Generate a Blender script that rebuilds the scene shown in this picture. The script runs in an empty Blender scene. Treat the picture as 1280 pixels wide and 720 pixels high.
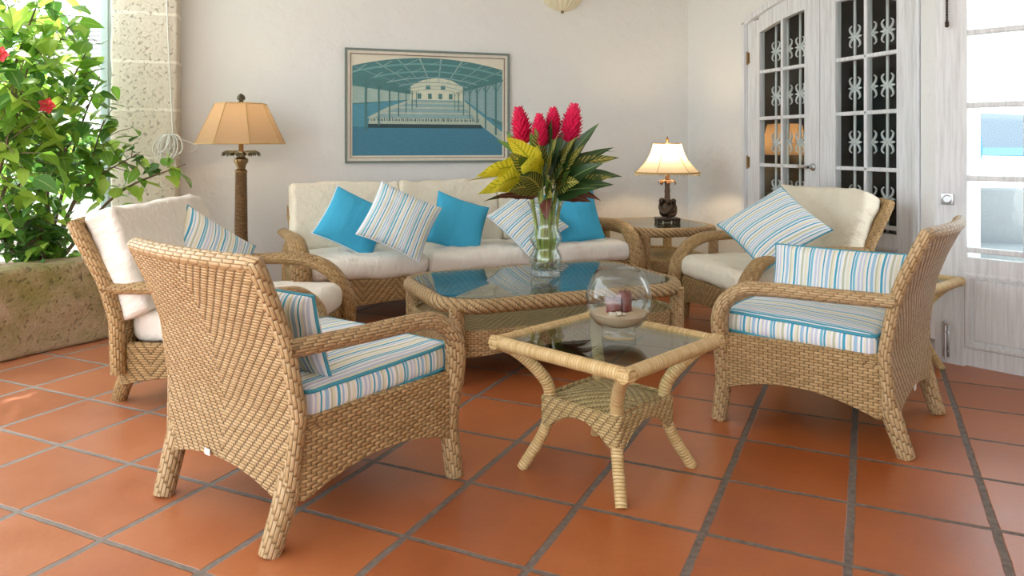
import bpy, math, random
import numpy as np
from mathutils import Vector, Matrix, noise, Euler
R = math.radians
sc = bpy.context.scene
col = sc.collection

# ------------------------------------------------------------------ camera, sky, sun, exposure
PSI = R(17.5)
cd = bpy.data.cameras.new('camera')
cam = bpy.data.objects.new('camera', cd); col.objects.link(cam)
cam.location = (0, 0, 1.17); cam.rotation_euler = (R(90), 0, -PSI)
cd.sensor_width = 36; cd.lens = 938.15 / 1280 * 36; cd.shift_y = -178 / 1280
cd.clip_start = .02; cd.clip_end = 3000
sc.camera = cam
sc.view_settings.view_transform = 'Standard'; sc.view_settings.look = 'None'
sc.view_settings.gamma = 1; sc.view_settings.use_curve_mapping = False
sc.view_settings.exposure = 0.14
W = bpy.data.worlds.new('world'); sc.world = W; W.use_nodes = True
bg = W.node_tree.nodes['Background']
bg.inputs[0].default_value = (.85, .935, 1.0, 1); bg.inputs[1].default_value = 3.7
sd = bpy.data.lights.new('sun', 'SUN'); so = bpy.data.objects.new('sun', sd); col.objects.link(so)
sd.energy = 9.0; sd.angle = R(1.5); sd.color = (1, .95, .86)
so.rotation_euler = Vector((.06, -.62, -.9)).to_track_quat('-Z', 'Y').to_euler()
sc.cycles.use_denoising = True
sc.cycles.max_bounces = 10; sc.cycles.transparent_max_bounces = 24
sc.cycles.caustics_reflective = False; sc.cycles.caustics_refractive = False
sc.cycles.sample_clamp_indirect = 6

# ------------------------------------------------------------------ material helpers
class N:
    def __init__(s, name):
        s.m = bpy.data.materials.new(name); s.m.use_nodes = True
        s.t = s.m.node_tree; s.b = s.t.nodes['Principled BSDF']; s.out = s.t.nodes['Material Output']
    def n(s, typ, **kw):
        x = s.t.nodes.new(typ)
        for k, v in kw.items(): setattr(x, k, v)
        return x
    def put(s, sock, v):
        if isinstance(v, bpy.types.NodeSocket): s.t.links.new(v, sock)
        elif isinstance(v, (tuple, list)):
            sock.default_value = tuple(v) + ((1,) if len(v) == 3 and len(sock.default_value) == 4 else ())
        else: sock.default_value = v
    def M(s, op, a, b=0.0, c=0.0):
        x = s.n('ShaderNodeMath', operation=op)
        for i, v in enumerate((a, b, c)): s.put(x.inputs[i], v)
        return x.outputs[0]
    def mix(s, f, a, b):
        x = s.n('ShaderNodeMix', data_type='RGBA'); s.put(x.inputs[0], f); s.put(x.inputs[6], a); s.put(x.inputs[7], b)
        return x.outputs[2]
    def ramp(s, f, stops, mode='LINEAR'):
        x = s.n('ShaderNodeValToRGB'); x.color_ramp.interpolation = mode; e = x.color_ramp.elements
        while len(e) > 1: e.remove(e[-1])
        for i, (p, c) in enumerate(stops):
            el = e[0] if i == 0 else e.new(p)
            el.position = p; el.color = tuple(c) + (1,) if len(c) == 3 else c
        s.put(x.inputs[0], f); return x.outputs[0]
    def noise(s, scale, detail=4, rough=.55, vec=None, out=0):
        x = s.n('ShaderNodeTexNoise'); x.inputs['Scale'].default_value = scale; x.inputs['Detail'].default_value = detail
        x.inputs['Roughness'].default_value = rough
        if vec is not None: s.put(x.inputs['Vector'], vec)
        return x.outputs[out]
    def obj(s): return s.n('ShaderNodeTexCoord').outputs['Object']
    def uv(s): return s.n('ShaderNodeTexCoord').outputs['UV']
    def xyz(s, v):
        x = s.n('ShaderNodeSeparateXYZ'); s.put(x.inputs[0], v); return x.outputs
    def vec(s, a, b=0.0, c=0.0):
        x = s.n('ShaderNodeCombineXYZ')
        for i, v in enumerate((a, b, c)): s.put(x.inputs[i], v)
        return x.outputs[0]
    def bump(s, h, strength=.5, dist=.01, prev=None):
        x = s.n('ShaderNodeBump'); x.inputs['Strength'].default_value = strength; x.inputs['Distance'].default_value = dist
        s.put(x.inputs['Height'], h)
        if prev is not None: s.put(x.inputs['Normal'], prev)
        return x.outputs[0]
    def set(s, **kw):
        for k, v in kw.items(): s.put(s.b.inputs[k.replace('_', ' ')], v)
        return s

def plain(name, c, rough=.5, metal=0.0, var=.12, scale=30, bump=.1):
    s = N(name); v = s.obj(); f = s.noise(scale, 3, .5, v)
    s.set(Base_Color=s.mix(f, tuple(x * (1 - var) for x in c), tuple(min(1, x * (1 + var)) for x in c)), Roughness=rough, Metallic=metal)
    if bump: s.put(s.b.inputs['Normal'], s.bump(f, bump, .004))
    return s.m

def wicker(name, c1, c2, gap, w=.0092, L=.037, shift=-.22, P=50.0, rough=.42, swap=False, g1=.55, ey=3.0, ex=1.9, rowg=.45):
    s = N(name); x, y, z = s.xyz(s.uv())
    if swap: x, y = y, x
    u = s.M('PINGPONG', x, P)
    vy = s.M('DIVIDE', y, w); j = s.M('FLOOR', vy); fy = s.M('FRACT', vy)
    vx = s.M('ADD', s.M('DIVIDE', u, L), s.M('MULTIPLY', j, shift)); i = s.M('FLOOR', vx); fx = s.M('FRACT', vx)
    py = s.M('SUBTRACT', s.M('MULTIPLY', fy, 2.0), 1.0); px = s.M('SUBTRACT', s.M('MULTIPLY', fx, 2.0), 1.0)
    hy = s.M('SUBTRACT', 1.0, s.M('POWER', s.M('ABSOLUTE', py), ey)); hx = s.M('SUBTRACT', 1.0, s.M('POWER', s.M('ABSOLUTE', px), ex))
    h = s.M('MULTIPLY', s.M('ADD', .5, s.M('MULTIPLY', hy, .5)), hx); hg = s.M('MULTIPLY', s.M('ADD', 1 - rowg, s.M('MULTIPLY', hy, rowg)), hx)
    wn = s.n('ShaderNodeTexWhiteNoise', noise_dimensions='2D'); s.put(wn.inputs['Vector'], s.vec(i, j))
    big = s.noise(7, 3, .5, s.obj())
    f = s.M('ADD', s.M('MULTIPLY', wn.outputs[0], .7), s.M('MULTIPLY', s.M('SUBTRACT', big, .35), .6))
    f.node.use_clamp = True
    cc = s.mix(f, c1, c2)
    g = s.n('ShaderNodeMapRange', interpolation_type='SMOOTHSTEP'); s.put(g.inputs[0], hg); g.inputs[1].default_value = .02; g.inputs[2].default_value = g1
    s.set(Base_Color=s.mix(g.outputs[0], gap, cc), Roughness=rough, Normal=s.bump(h, 1.0, .008))
    return s.m

def wrapped(name, c1, c2, gap, w=.011):
    s = N(name); x, y, z = s.xyz(s.uv())
    vy = s.M('ADD', s.M('DIVIDE', y, w), s.M('MULTIPLY', x, 4.0)); j = s.M('FLOOR', vy); fy = s.M('FRACT', vy)
    p = s.M('ABSOLUTE', s.M('SUBTRACT', s.M('MULTIPLY', fy, 2.0), 1.0)); h = s.M('SUBTRACT', 1.0, s.M('POWER', p, 4.0))
    wn = s.n('ShaderNodeTexWhiteNoise', noise_dimensions='1D'); s.put(wn.inputs['W'], j)
    g = s.n('ShaderNodeMapRange'); s.put(g.inputs[0], h); g.inputs[1].default_value = .05; g.inputs[2].default_value = .5
    s.set(Base_Color=s.mix(g.outputs[0], gap, s.mix(wn.outputs[0], c1, c2)), Roughness=.4, Normal=s.bump(h, .8, .003))
    return s.m

def stripes(name, pal, period=.26):
    s = N(name); x, y, z = s.xyz(s.uv())
    wob = s.M('MULTIPLY', s.M('SUBTRACT', s.noise(6, 2, .5, s.obj()), .5), .006)
    f = s.M('FRACT', s.M('DIVIDE', s.M('ADD', s.M('ADD', x, 5.0), wob), period))
    tot = sum(p[1] for p in pal); acc = 0; st = []
    for c, w in pal: st.append((acc / tot, c)); acc += w
    fine = s.noise(900, 2, .6, s.uv())
    s.set(Base_Color=s.ramp(f, st, 'CONSTANT'), Roughness=.85, Normal=s.bump(s.noise(14, 4, .55, s.obj()), .35, .02, s.bump(fine, .25, .0006)))
    return s.m

def fabric(name, c, crease=.35):
    s = N(name); o = s.obj()
    fine = s.noise(700, 2, .6, o); big = s.noise(3, 3, .5, o)
    s.set(Base_Color=s.mix(s.M('ADD', s.M('MULTIPLY', fine, .5), s.M('MULTIPLY', big, .5)), tuple(x * .93 for x in c), tuple(min(1, x * 1.06) for x in c)), Roughness=.9)
    st = s.n('ShaderNodeMapping'); st.inputs['Scale'].default_value = (7, 7, 2.5); s.put(st.inputs[0], o)
    s.put(s.b.inputs['Normal'], s.bump(s.noise(1.6, 4, .55, st.outputs[0]), crease, .03, s.bump(fine, .25, .0008)))
    return s.m

def thin_glass(name, tint=(.96, .98, .97), ior=1.5, rough=0.0, extra=0.0, pw=5.0):
    s = N(name); s.t.nodes.remove(s.b)
    tr = s.n('ShaderNodeBsdfTransparent'); tr.inputs[0].default_value = tint + (1,)
    gl = s.n('ShaderNodeBsdfGlossy'); gl.inputs['Roughness'].default_value = rough
    lw = s.n('ShaderNodeLayerWeight'); lw.inputs['Blend'].default_value = .5
    f0 = ((ior - 1) / (ior + 1)) ** 2
    f = s.M('ADD', s.M('MULTIPLY', s.M('POWER', lw.outputs['Facing'], pw), 1 - f0), f0 + extra)
    mx = s.n('ShaderNodeMixShader'); s.put(mx.inputs[0], f); s.put(mx.inputs[1], tr.outputs[0]); s.put(mx.inputs[2], gl.outputs[0])
    s.put(s.out.inputs[0], mx.outputs[0]); return s.m

def cloth_shade(name, c, tl=.5, ray=0.0):
    s = N(name); s.t.nodes.remove(s.b)
    x, y, z = s.xyz(s.uv())
    w = s.noise(1, 2, .5, s.vec(s.M('MULTIPLY', x, 400.0), s.M('MULTIPLY', y, 8.0)))
    cc = s.mix(w, tuple(v * .88 for v in c), tuple(min(1, v * 1.08) for v in c))
    d = s.n('ShaderNodeBsdfDiffuse'); t = s.n('ShaderNodeBsdfTranslucent'); s.put(d.inputs[0], cc); s.put(t.inputs[0], cc)
    mx = s.n('ShaderNodeMixShader'); mx.inputs[0].default_value = tl
    s.put(mx.inputs[1], d.outputs[0]); s.put(mx.inputs[2], t.outputs[0]); s.put(s.out.inputs[0], mx.outputs[0]); return s.m

def leafmat(name, c1, c2, tl=.4, vein=None, vs=1.0, rough=.4):
    """UV: x across (-1..1), y along (0..1)."""
    s = N(name); x, y, z = s.xyz(s.uv()); o = s.obj()
    cc = s.mix(s.noise(2.5, 2, .5, o), c1, c2)
    if vein:
        ax = s.M('ABSOLUTE', x)
        v = s.M('FRACT', s.M('MULTIPLY', s.M('SUBTRACT', y, s.M('MULTIPLY', ax, .16)), 9.0 * vs))
        v = s.M('ABSOLUTE', s.M('SUBTRACT', v, .5))
        m = s.M('MAXIMUM', s.M('LESS_THAN', v, .13), s.M('LESS_THAN', ax, .09))
        m = s.M('MULTIPLY', m, s.M('GREATER_THAN', s.noise(8, 2, .5, o), .42))
        cc = s.mix(m, cc, vein)
    else:
        ax = s.M('ABSOLUTE', x); cc = s.mix(s.M('MULTIPLY', s.M('LESS_THAN', ax, .06), .35), cc, (.6, .75, .3))
    s.set(Base_Color=cc, Roughness=rough)
    t = s.n('ShaderNodeBsdfTranslucent'); s.put(t.inputs[0], cc)
    mx = s.n('ShaderNodeMixShader'); mx.inputs[0].default_value = tl
    s.put(mx.inputs[1], s.b.outputs[0]); s.put(mx.inputs[2], t.outputs[0]); s.put(s.out.inputs[0], mx.outputs[0]); return s.m

# ------------------------------------------------------------------ mesh helpers
class MB:
    def __init__(s): s.v = []; s.f = []; s.uv = []; s.mi = []
    def add(s, V, F, UV=None, m=0):
        b = len(s.v); V = [tuple(p) for p in V]; s.v += V
        for k, f in enumerate(F):
            s.f.append([b + i for i in f]); s.mi.append(m)
            if UV is None: s.uv.append(None)
            elif isinstance(UV[k], (list, tuple)) and isinstance(UV[k][0], (list, tuple)): s.uv.append(UV[k])
            else: s.uv.append(None)
        return s
    def build(s, name, mat, parent=None, smooth=True, loc=None, rot=None, ang=40, boxuv=True):
        me = bpy.data.meshes.new(name); me.from_pydata(s.v, [], s.f); 
        for m in (mat if isinstance(mat, (list, tuple)) else [mat]): me.materials.append(m)
        ul = me.uv_layers.new(name='UVMap')
        for p, uv, mi in zip(me.polygons, s.uv, s.mi):
            p.material_index = mi
            if uv is None:
                n = p.normal; ax = (abs(n.x), abs(n.y), abs(n.z)); k = ax.index(max(ax))
                for li in p.loop_indices:
                    c = me.vertices[me.loops[li].vertex_index].co
                    ul.data[li].uv = (c.y, c.z) if k == 0 else (c.x, c.z) if k == 1 else (c.x, c.y)
            else:
                for li, q in zip(p.loop_indices, uv): ul.data[li].uv = q
        if smooth:
            me.polygons.foreach_set('use_smooth', [True] * len(me.polygons))
            try: me.set_sharp_from_angle(angle=R(ang))
            except Exception: pass
        me.update()
        o = bpy.data.objects.new(name, me); col.objects.link(o)
        if parent: o.parent = parent
        if loc: o.location = loc
        if rot: o.rotation_euler = rot
        return o
    # ---- primitives
    def box(s, c, d, m=0, M=None, bev=0.0):
        x, y, z = [q / 2 for q in d]
        if bev:
            return s.rbox(c, d, bev, 2, m, M)
        V = [Vector((sx * x, sy * y, sz * z)) for sz in (-1, 1) for sy in (-1, 1) for sx in (-1, 1)]
        V = [(M @ p if M else p) + Vector(c) for p in V]
        return s.add(V, [(0, 2, 3, 1), (4, 5, 7, 6), (0, 1, 5, 4), (2, 6, 7, 3), (0, 4, 6, 2), (1, 3, 7, 5)], None, m)
    def rbox(s, c, d, r, n=3, m=0, M=None, warp=None, uvf=None, seg=None):
        """box with rounded edges (n arc steps); warp(p, unit) moves points"""
        half = Vector(d) / 2; r = min(r, *[h * .98 for h in half])
        def axis(h, k):
            a = [-h + r * (1 - math.cos(t * math.pi / 2 / n)) for t in range(0)]
            e = [-(h - r) - r * math.sin(math.pi / 4 * (1 - t / n) * 1.0) / math.sin(math.pi / 4) for t in range(n)]
            core = np.linspace(-(h - r), h - r, k + 1).tolist()
            return e + core + [-q for q in reversed(e)]
        sg = seg or (1, 1, 1); A = [axis(half[i], sg[i]) for i in range(3)]
        idx = {}; V = []; F = []; UV = []
        def vert(i, j, k):
            if (i, j, k) in idx: return idx[(i, j, k)]
            p = Vector((A[0][i], A[1][j], A[2][k])); inn = Vector([max(-(half[q] - r), min(half[q] - r, p[q])) for q in range(3)])
            dlt = p - inn; p = inn + (dlt.normalized() * r if dlt.length > 1e-9 else dlt)
            idx[(i, j, k)] = len(V); V.append(p); return len(V) - 1
        L = [len(a) for a in A]
        def face(q, ax):
            F.append(q); UV.append(ax)
        for i in range(L[0] - 1):
            for j in range(L[1] - 1):
                face((vert(i, j, 0), vert(i, j + 1, 0), vert(i + 1, j + 1, 0), vert(i + 1, j, 0)), 2)
                face((vert(i, j, L[2] - 1), vert(i + 1, j, L[2] - 1), vert(i + 1, j + 1, L[2] - 1), vert(i, j + 1, L[2] - 1)), 2)
        for i in range(L[0] - 1):
            for k in range(L[2] - 1):
                face((vert(i, 0, k), vert(i + 1, 0, k), vert(i + 1, 0, k + 1), vert(i, 0, k + 1)), 1)
                face((vert(i, L[1] - 1, k), vert(i, L[1] - 1, k + 1), vert(i + 1, L[1] - 1, k + 1), vert(i + 1, L[1] - 1, k)), 1)
        for j in range(L[1] - 1):
            for k in range(L[2] - 1):
                face((vert(0, j, k), vert(0, j, k + 1), vert(0, j + 1, k + 1), vert(0, j + 1, k)), 0)
                face((vert(L[0] - 1, j, k), vert(L[0] - 1, j + 1, k), vert(L[0] - 1, j + 1, k + 1), vert(L[0] - 1, j, k + 1)), 0)
        uvs = []
        for q, ax in zip(F, UV):
            if uvf: uvs.append([uvf(V[i], ax) for i in q])
            else: uvs.append([(V[i].y, V[i].z) if ax == 0 else (V[i].x, V[i].z) if ax == 1 else (V[i].x, V[i].y) for i in q])
        if warp: V = [warp(p) for p in V]
        V = [(M @ p if M else p) + Vector(c) for p in V]
        return s.add(V, F, uvs, m)
    def grid(s, P, UV=None, m=0, closeu=False, closev=False, flip=False):
        """P[i][j] points; UV[i][j]"""
        a, b = len(P), len(P[0]); V = [p for row in P for p in row]; F = []; U = []
        for i in range(a if closeu else a - 1):
            for j in range(b if closev else b - 1):
                i2, j2 = (i + 1) % a, (j + 1) % b
                q = [(i, j), (i2, j), (i2, j2), (i, j2)]
                e = [(i, j), (i + 1, j), (i + 1, j + 1), (i, j + 1)]
                if flip: q.reverse(); e.reverse()
                F.append([x * b + y for x, y in q])
                U.append([UV[x][y] for x, y in e] if UV else None)
        if UV is None: return s.add(V, F, None, m)
        return s.add(V, F, U, m)
    def tube(s, pts, r, n=10, m=0, closed=False, cap=True, flat=1.0, up=None, uvoff=0.0):
        """r: number or list; flat: second-axis scale; UV = (around, along) in metres"""
        P = [Vector(p) for p in pts]; k = len(P); rr = r if isinstance(r, (list, tuple, np.ndarray)) else [r] * k
        T = []
        for i in range(k):
            a = P[(i - 1) % k] if closed or i > 0 else P[i]; b = P[(i + 1) % k] if closed or i < k - 1 else P[i]
            T.append((b - a).normalized())
        U0 = Vector(up) if up else (Vector((0, 0, 1)) if abs(T[0].z) < .9 else Vector((0, 1, 0)))
        rows = []; uvs = []; acc = 0; U = U0
        for i in range(k):
            if up: U = Vector(up)
            U = (U - T[i] * U.dot(T[i])).normalized(); B = T[i].cross(U)
            if i: acc += (P[i] - P[i - 1]).length
            rows.append([P[i] + (U * math.cos(t) * flat + B * math.sin(t)) * rr[i] for t in [2 * math.pi * q / n for q in range(n)]])
            uvs.append([(uvoff + 2 * math.pi * q / n * rr[0], acc) for q in range(n + 1)])
        if closed: acc += (P[0] - P[-1]).length; uvs.append([(uvoff + 2 * math.pi * q / n * rr[0], acc) for q in range(n + 1)])
        s.grid(rows, uvs, m, closeu=closed, closev=True, flip=True)
        if cap and not closed:
            b = len(s.v) - k * n
            s.f.append([b + q for q in range(n)]); s.uv.append(None); s.mi.append(m)
            s.f.append([b + (k - 1) * n + q for q in reversed(range(n))]); s.uv.append(None); s.mi.append(m)
        return s
    def lathe(s, prof, n=32, c=(0, 0, 0), m=0, rf=None, capb=False, capt=False):
        """prof [(r,z)], rf(theta, i) radius factor"""
        rows = []; uvs = []; acc = 0
        for i, (r, z) in enumerate(prof):
            if i: acc += math.hypot(r - prof[i - 1][0], z - prof[i - 1][1])
            rows.append([Vector(c) + Vector((r * (rf(2 * math.pi * q / n, i) if rf else 1) * math.cos(2 * math.pi * q / n), r * (rf(2 * math.pi * q / n, i) if rf else 1) * math.sin(2 * math.pi * q / n), z)) for q in range(n)])
            uvs.append([(2 * math.pi * q / n * max(r, .02), acc) for q in range(n + 1)])
        b = len(s.v)
        s.grid(rows, uvs, m, closev=True, flip=True)
        if capb: s.f.append([b + q for q in reversed(range(n))]); s.uv.append(None); s.mi.append(m)
        if capt: s.f.append([b + (len(prof) - 1) * n + q for q in range(n)]); s.uv.append(None); s.mi.append(m)
        return s
    def prism(s, poly, z0, z1, m=0, M=None):
        n = len(poly); V = [Vector((x, y, z0)) for x, y in poly] + [Vector((x, y, z1)) for x, y in poly]
        if M: V = [M @ p for p in V]
        F = [list(reversed(range(n))), list(range(n, 2 * n))] + [[i, (i + 1) % n, n + (i + 1) % n, n + i] for i in range(n)]
        return s.add(V, F, None, m)
    def ball(s, c, r, nu=10, nv=7, m=0, sc3=(1, 1, 1)):
        rows = []
        for i in range(nv + 1):
            p = -math.pi / 2 + math.pi * i / nv
            rr = max(math.cos(p), .02)
            rows.append([Vector(c) + Vector((rr * math.cos(2 * math.pi * q / nu) * r * sc3[0], rr * math.sin(2 * math.pi * q / nu) * r * sc3[1], math.sin(p) * r * sc3[2])) for q in range(nu)])
        return s.grid(rows, None, m, closev=True, flip=True)

def curve(pts, n=8):
    """Catmull-Rom through pts"""
    P = [Vector(p) for p in pts]; Q = [P[0] * 2 - P[1]] + P + [P[-1] * 2 - P[-2]]; out = []
    for i in range(1, len(Q) - 2):
        a, b, c, d = Q[i - 1], Q[i], Q[i + 1], Q[i + 2]
        for k in range(n):
            t = k / n
            out.append(.5 * ((2 * b) + (c - a) * t + (2 * a - 5 * b + 4 * c - d) * t * t + (3 * b - a - 3 * c + d) * t ** 3))
    return out + [P[-1]]

def leaf_geo(mb, base, direc, L, w, droop=.3, fold=.25, nrm=(0, 0, 1), m=0, n=8, wave=0.0, tw=0.0, shape=.55):
    d = Vector(direc).normalized(); up = Vector(nrm); side = d.cross(up)
    if side.length < .05: side = d.cross(Vector((1, .3, 0)))
    side.normalize(); up = side.cross(d).normalized()
    if tw: side = Matrix.Rotation(tw, 3, d) @ side; up = side.cross(d).normalized()
    p = Vector(base); rows = []; uvs = []; cur = d.copy()
    for i in range(n + 1):
        t = i / n; ww = w * (math.sin(math.pi * min(1, t ** shape)) ** .85 if 0 < t < 1 else .02)
        wv = wave * math.sin(t * 19) * ww
        rows.append([p - side * ww + up * (fold * ww + wv), p - side * ww * .5 + up * fold * .4 * ww, p, p + side * ww * .5 + up * fold * .4 * ww, p + side * ww + up * (fold * ww - wv)])
        uvs.append([(q, t) for q in (-1, -.5, 0, .5, 1)])
        cur = (cur + Vector((0, 0, -1)) * droop / n * 1.6).normalized(); p = p + cur * L / n; up = side.cross(cur).normalized()
    mb.grid(rows, uvs, m)
def tag(o, label=None, cat=None, group=None, kind=None):
    if label: o['label'] = label
    if cat: o['category'] = cat
    if group: o['group'] = group
    if kind: o['kind'] = kind
    return o
def thing(name, label, cat, loc=(0, 0, 0), rz=0.0, group=None, rot=None):
    o = bpy.data.objects.new(name, None); col.objects.link(o); o.location = loc
    o.rotation_euler = rot if rot else (0, 0, rz); o.empty_display_size = .1
    return tag(o, label, cat, group)
def struct(o): o['kind'] = 'structure'; return o
def copy_tree(o, parent=None):
    c = o.copy(); col.objects.link(c); c.parent = parent
    for ch in list(o.children): copy_tree(ch, c)
    return c

# ------------------------------------------------------------------ materials
m_wick = wicker('honey wicker', (.44, .28, .12), (.63, .44, .22), (.12, .07, .03))
m_wick_s = wicker('honey wicker sides', (.42, .27, .115), (.61, .42, .21), (.19, .12, .05), w=.0115, L=.036, shift=.5, g1=.35, P=.36)
m_wick_d = wicker('brown wicker', (.36, .225, .09), (.53, .36, .16), (.15, .095, .04), w=.0105, L=.042, P=.22)
m_wick_arm = wicker('arm wicker', (.45, .295, .135), (.62, .44, .24), (.25, .16, .07), w=.0135, L=.046, shift=.30, swap=True, g1=.2, ey=5.0, ex=5.0, rowg=.9)
m_wick_arm_d = wicker('lounge arm wicker', (.35, .21, .08), (.52, .34, .15), (.18, .115, .045), w=.0135, L=.046, shift=.30, swap=True, g1=.2, ey=5.0, ex=5.0, rowg=.9)
m_rattan = wrapped('pale rattan wrap', (.62, .43, .18), (.76, .57, .29), (.30, .18, .06))
m_pale_w = wicker('pale wicker', (.50, .36, .15), (.68, .52, .26), (.26, .17, .075), w=.010, L=.036)
WH = (.88, .89, .88); TE = (.06, .38, .56); CR = (.80, .79, .64); LB = (.36, .57, .76); OL = (.54, .58, .42); LA = (.58, .64, .78); AQ = (.20, .53, .69)
pal = [(TE, 3), (WH, 2), (LB, 2), (WH, 4), (OL, 3), (WH, 2), (CR, 4), (WH, 2), (TE, 2), (WH, 1), (AQ, 3), (WH, 3), (LA, 3), (WH, 2), (LA, 2), (CR, 2), (WH, 2), (TE, 2), (WH, 3), (LB, 4), (WH, 2), (OL, 2), (CR, 3), (WH, 2)]
m_stripe = stripes('blue stripe canvas', pal, .20)
pal2 = [(AQ, 3), (WH, 2), (TE, 2), (WH, 2), (CR, 3), (LA, 2), (WH, 2), (TE, 2), (WH, 3), (OL, 2), (CR, 2), (WH, 1), (LB, 2), (WH, 2), (TE, 1), (WH, 2), (LA, 2), (CR, 2)]
m_stripe2 = stripes('fine stripe canvas', pal2, .15)
m_teal = fabric('turquoise cotton', (.055, .43, .68), .5)
m_pipe = fabric('teal piping', (.07, .35, .48), 0)
m_cream = fabric('cream canvas', (.81, .75, .61), .9)
m_white = fabric('off white canvas', (.86, .82, .74), .9)
m_glass_top = thin_glass('table glass', (.80, .87, .84), 1.55)
m_glass = thin_glass('clear glass', (.95, .97, .965), 1.75, 0, 0, 3.2)
m_bowl = thin_glass('bowl glass', (.96, .975, .97), 1.55, 0, 0, 3.6)
m_pane = thin_glass('window glass', (.90, .94, .93), 1.5)
m_bronze = plain('dark bronze', (.045, .03, .02), .35, .3, .4, 40, .3)
m_brass = plain('aged brass', (.30, .20, .09), .35, .8, .3, 60, .1)
m_bark = plain('carved palm trunk', (.20, .12, .055), .55, .1, .5, 60, .8)
m_green_bronze = plain('verdigris bronze', (.09, .085, .05), .45, .4, .4, 50, .3)
m_amber = cloth_shade('amber silk', (.58, .40, .24), .42)
m_ivory = cloth_shade('ivory silk', (.88, .78, .60), .5)
m_trim_gold = plain('gold braid', (.55, .36, .14), .6, .0, .4, 120, .4)
m_steel = plain('brushed steel', (.55, .56, .57), .3, 1.0, .1, 80, .02)
m_bluegrey = plain('blue grey paint', (.50, .60, .60), .55, 0, .08, 12, .05)

def plaster(name, c, amt=.25):
    s = N(name); o = s.obj(); a = s.noise(1.1, 4, .6, o); b = s.noise(90, 3, .6, o); d = s.noise(7, 4, .6, o)
    s.set(Base_Color=s.mix(a, tuple(x * .95 for x in c), c), Roughness=.85)
    s.put(s.b.inputs['Normal'], s.bump(d, amt, .03, s.bump(b, .18, .003))); return s.m
m_wall = plaster('white plaster', (.81, .815, .80), .55)
m_ceil = plaster('ceiling plaster', (.82, .80, .76), .1)

def stone(name, c1, c2, stain=None, block=None, rough_d=.02):
    s = N(name); o = s.obj(); n1 = s.noise(2.2, 5, .6, o); n2 = s.noise(34, 6, .7, o)
    vo = s.n('ShaderNodeTexVoronoi'); vo.inputs['Scale'].default_value = 34; mp = s.n('ShaderNodeMapping'); mp.inputs['Scale'].default_value = (1, 1, 2.2)
    s.put(mp.inputs[0], o); s.put(vo.inputs[0], mp.outputs[0])
    pit = s.n('ShaderNodeMapRange'); s.put(pit.inputs[0], n2); pit.inputs[1].default_value = .25; pit.inputs[2].default_value = .42
    cc = s.mix(n1, c1, c2); cc = s.mix(s.M('MULTIPLY', s.M('SUBTRACT', 1.0, pit.outputs[0]), .35), cc, tuple(x * .55 for x in c1))
    if stain:
        sn = s.n('ShaderNodeMapRange'); s.put(sn.inputs[0], s.noise(1.7, 6, .65, o)); sn.inputs[1].default_value = .44; sn.inputs[2].default_value = .58
        cc = s.mix(s.M('MULTIPLY', sn.outputs[0], .8), cc, stain)
    h = s.M('ADD', s.M('MULTIPLY', pit.outputs[0], .6), s.M('MULTIPLY', n2, .5))
    nrm = s.bump(h, 1.0, rough_d)
    if block:
        x, y, z = s.xyz(o); zz = s.M('DIVIDE', z, block); wob = s.M('MULTIPLY', s.M('SUBTRACT', s.noise(5, 2, .5, o), .5), .06)
        fz = s.M('ABSOLUTE', s.M('SUBTRACT', s.M('FRACT', s.M('ADD', zz, wob)), .5)); j = s.M('GREATER_THAN', fz, .468)
        cc = s.mix(j, cc, tuple(min(1, x * 1.12) for x in c2)); nrm = s.bump(s.M('SUBTRACT', 1.0, j), .35, .01, nrm)
    s.set(Base_Color=cc, Roughness=.92, Normal=nrm); return s.m
m_coral = stone('coral stone', (.66, .58, .46), (.80, .74, .64), None, .36)
m_lowwall = stone('mossy coral stone', (.44, .32, .18), (.62, .48, .31), (.27, .26, .06), None, .05)

def wood_white(name, c=(.77, .79, .81)):
    s = N(name); o = s.obj(); mp = s.n('ShaderNodeMapping'); mp.inputs['Scale'].default_value = (30, 30, 1.6); s.put(mp.inputs[0], o)
    g = s.noise(2.0, 5, .65, mp.outputs[0])
    s.set(Base_Color=s.ramp(g, [(.3, tuple(x * .78 for x in c)), (.55, c), (.8, tuple(min(1, x * 1.08) for x in c))]), Roughness=.55, Normal=s.bump(g, .2, .004)); return s.m
m_door = wood_white('limed white wood')

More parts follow.
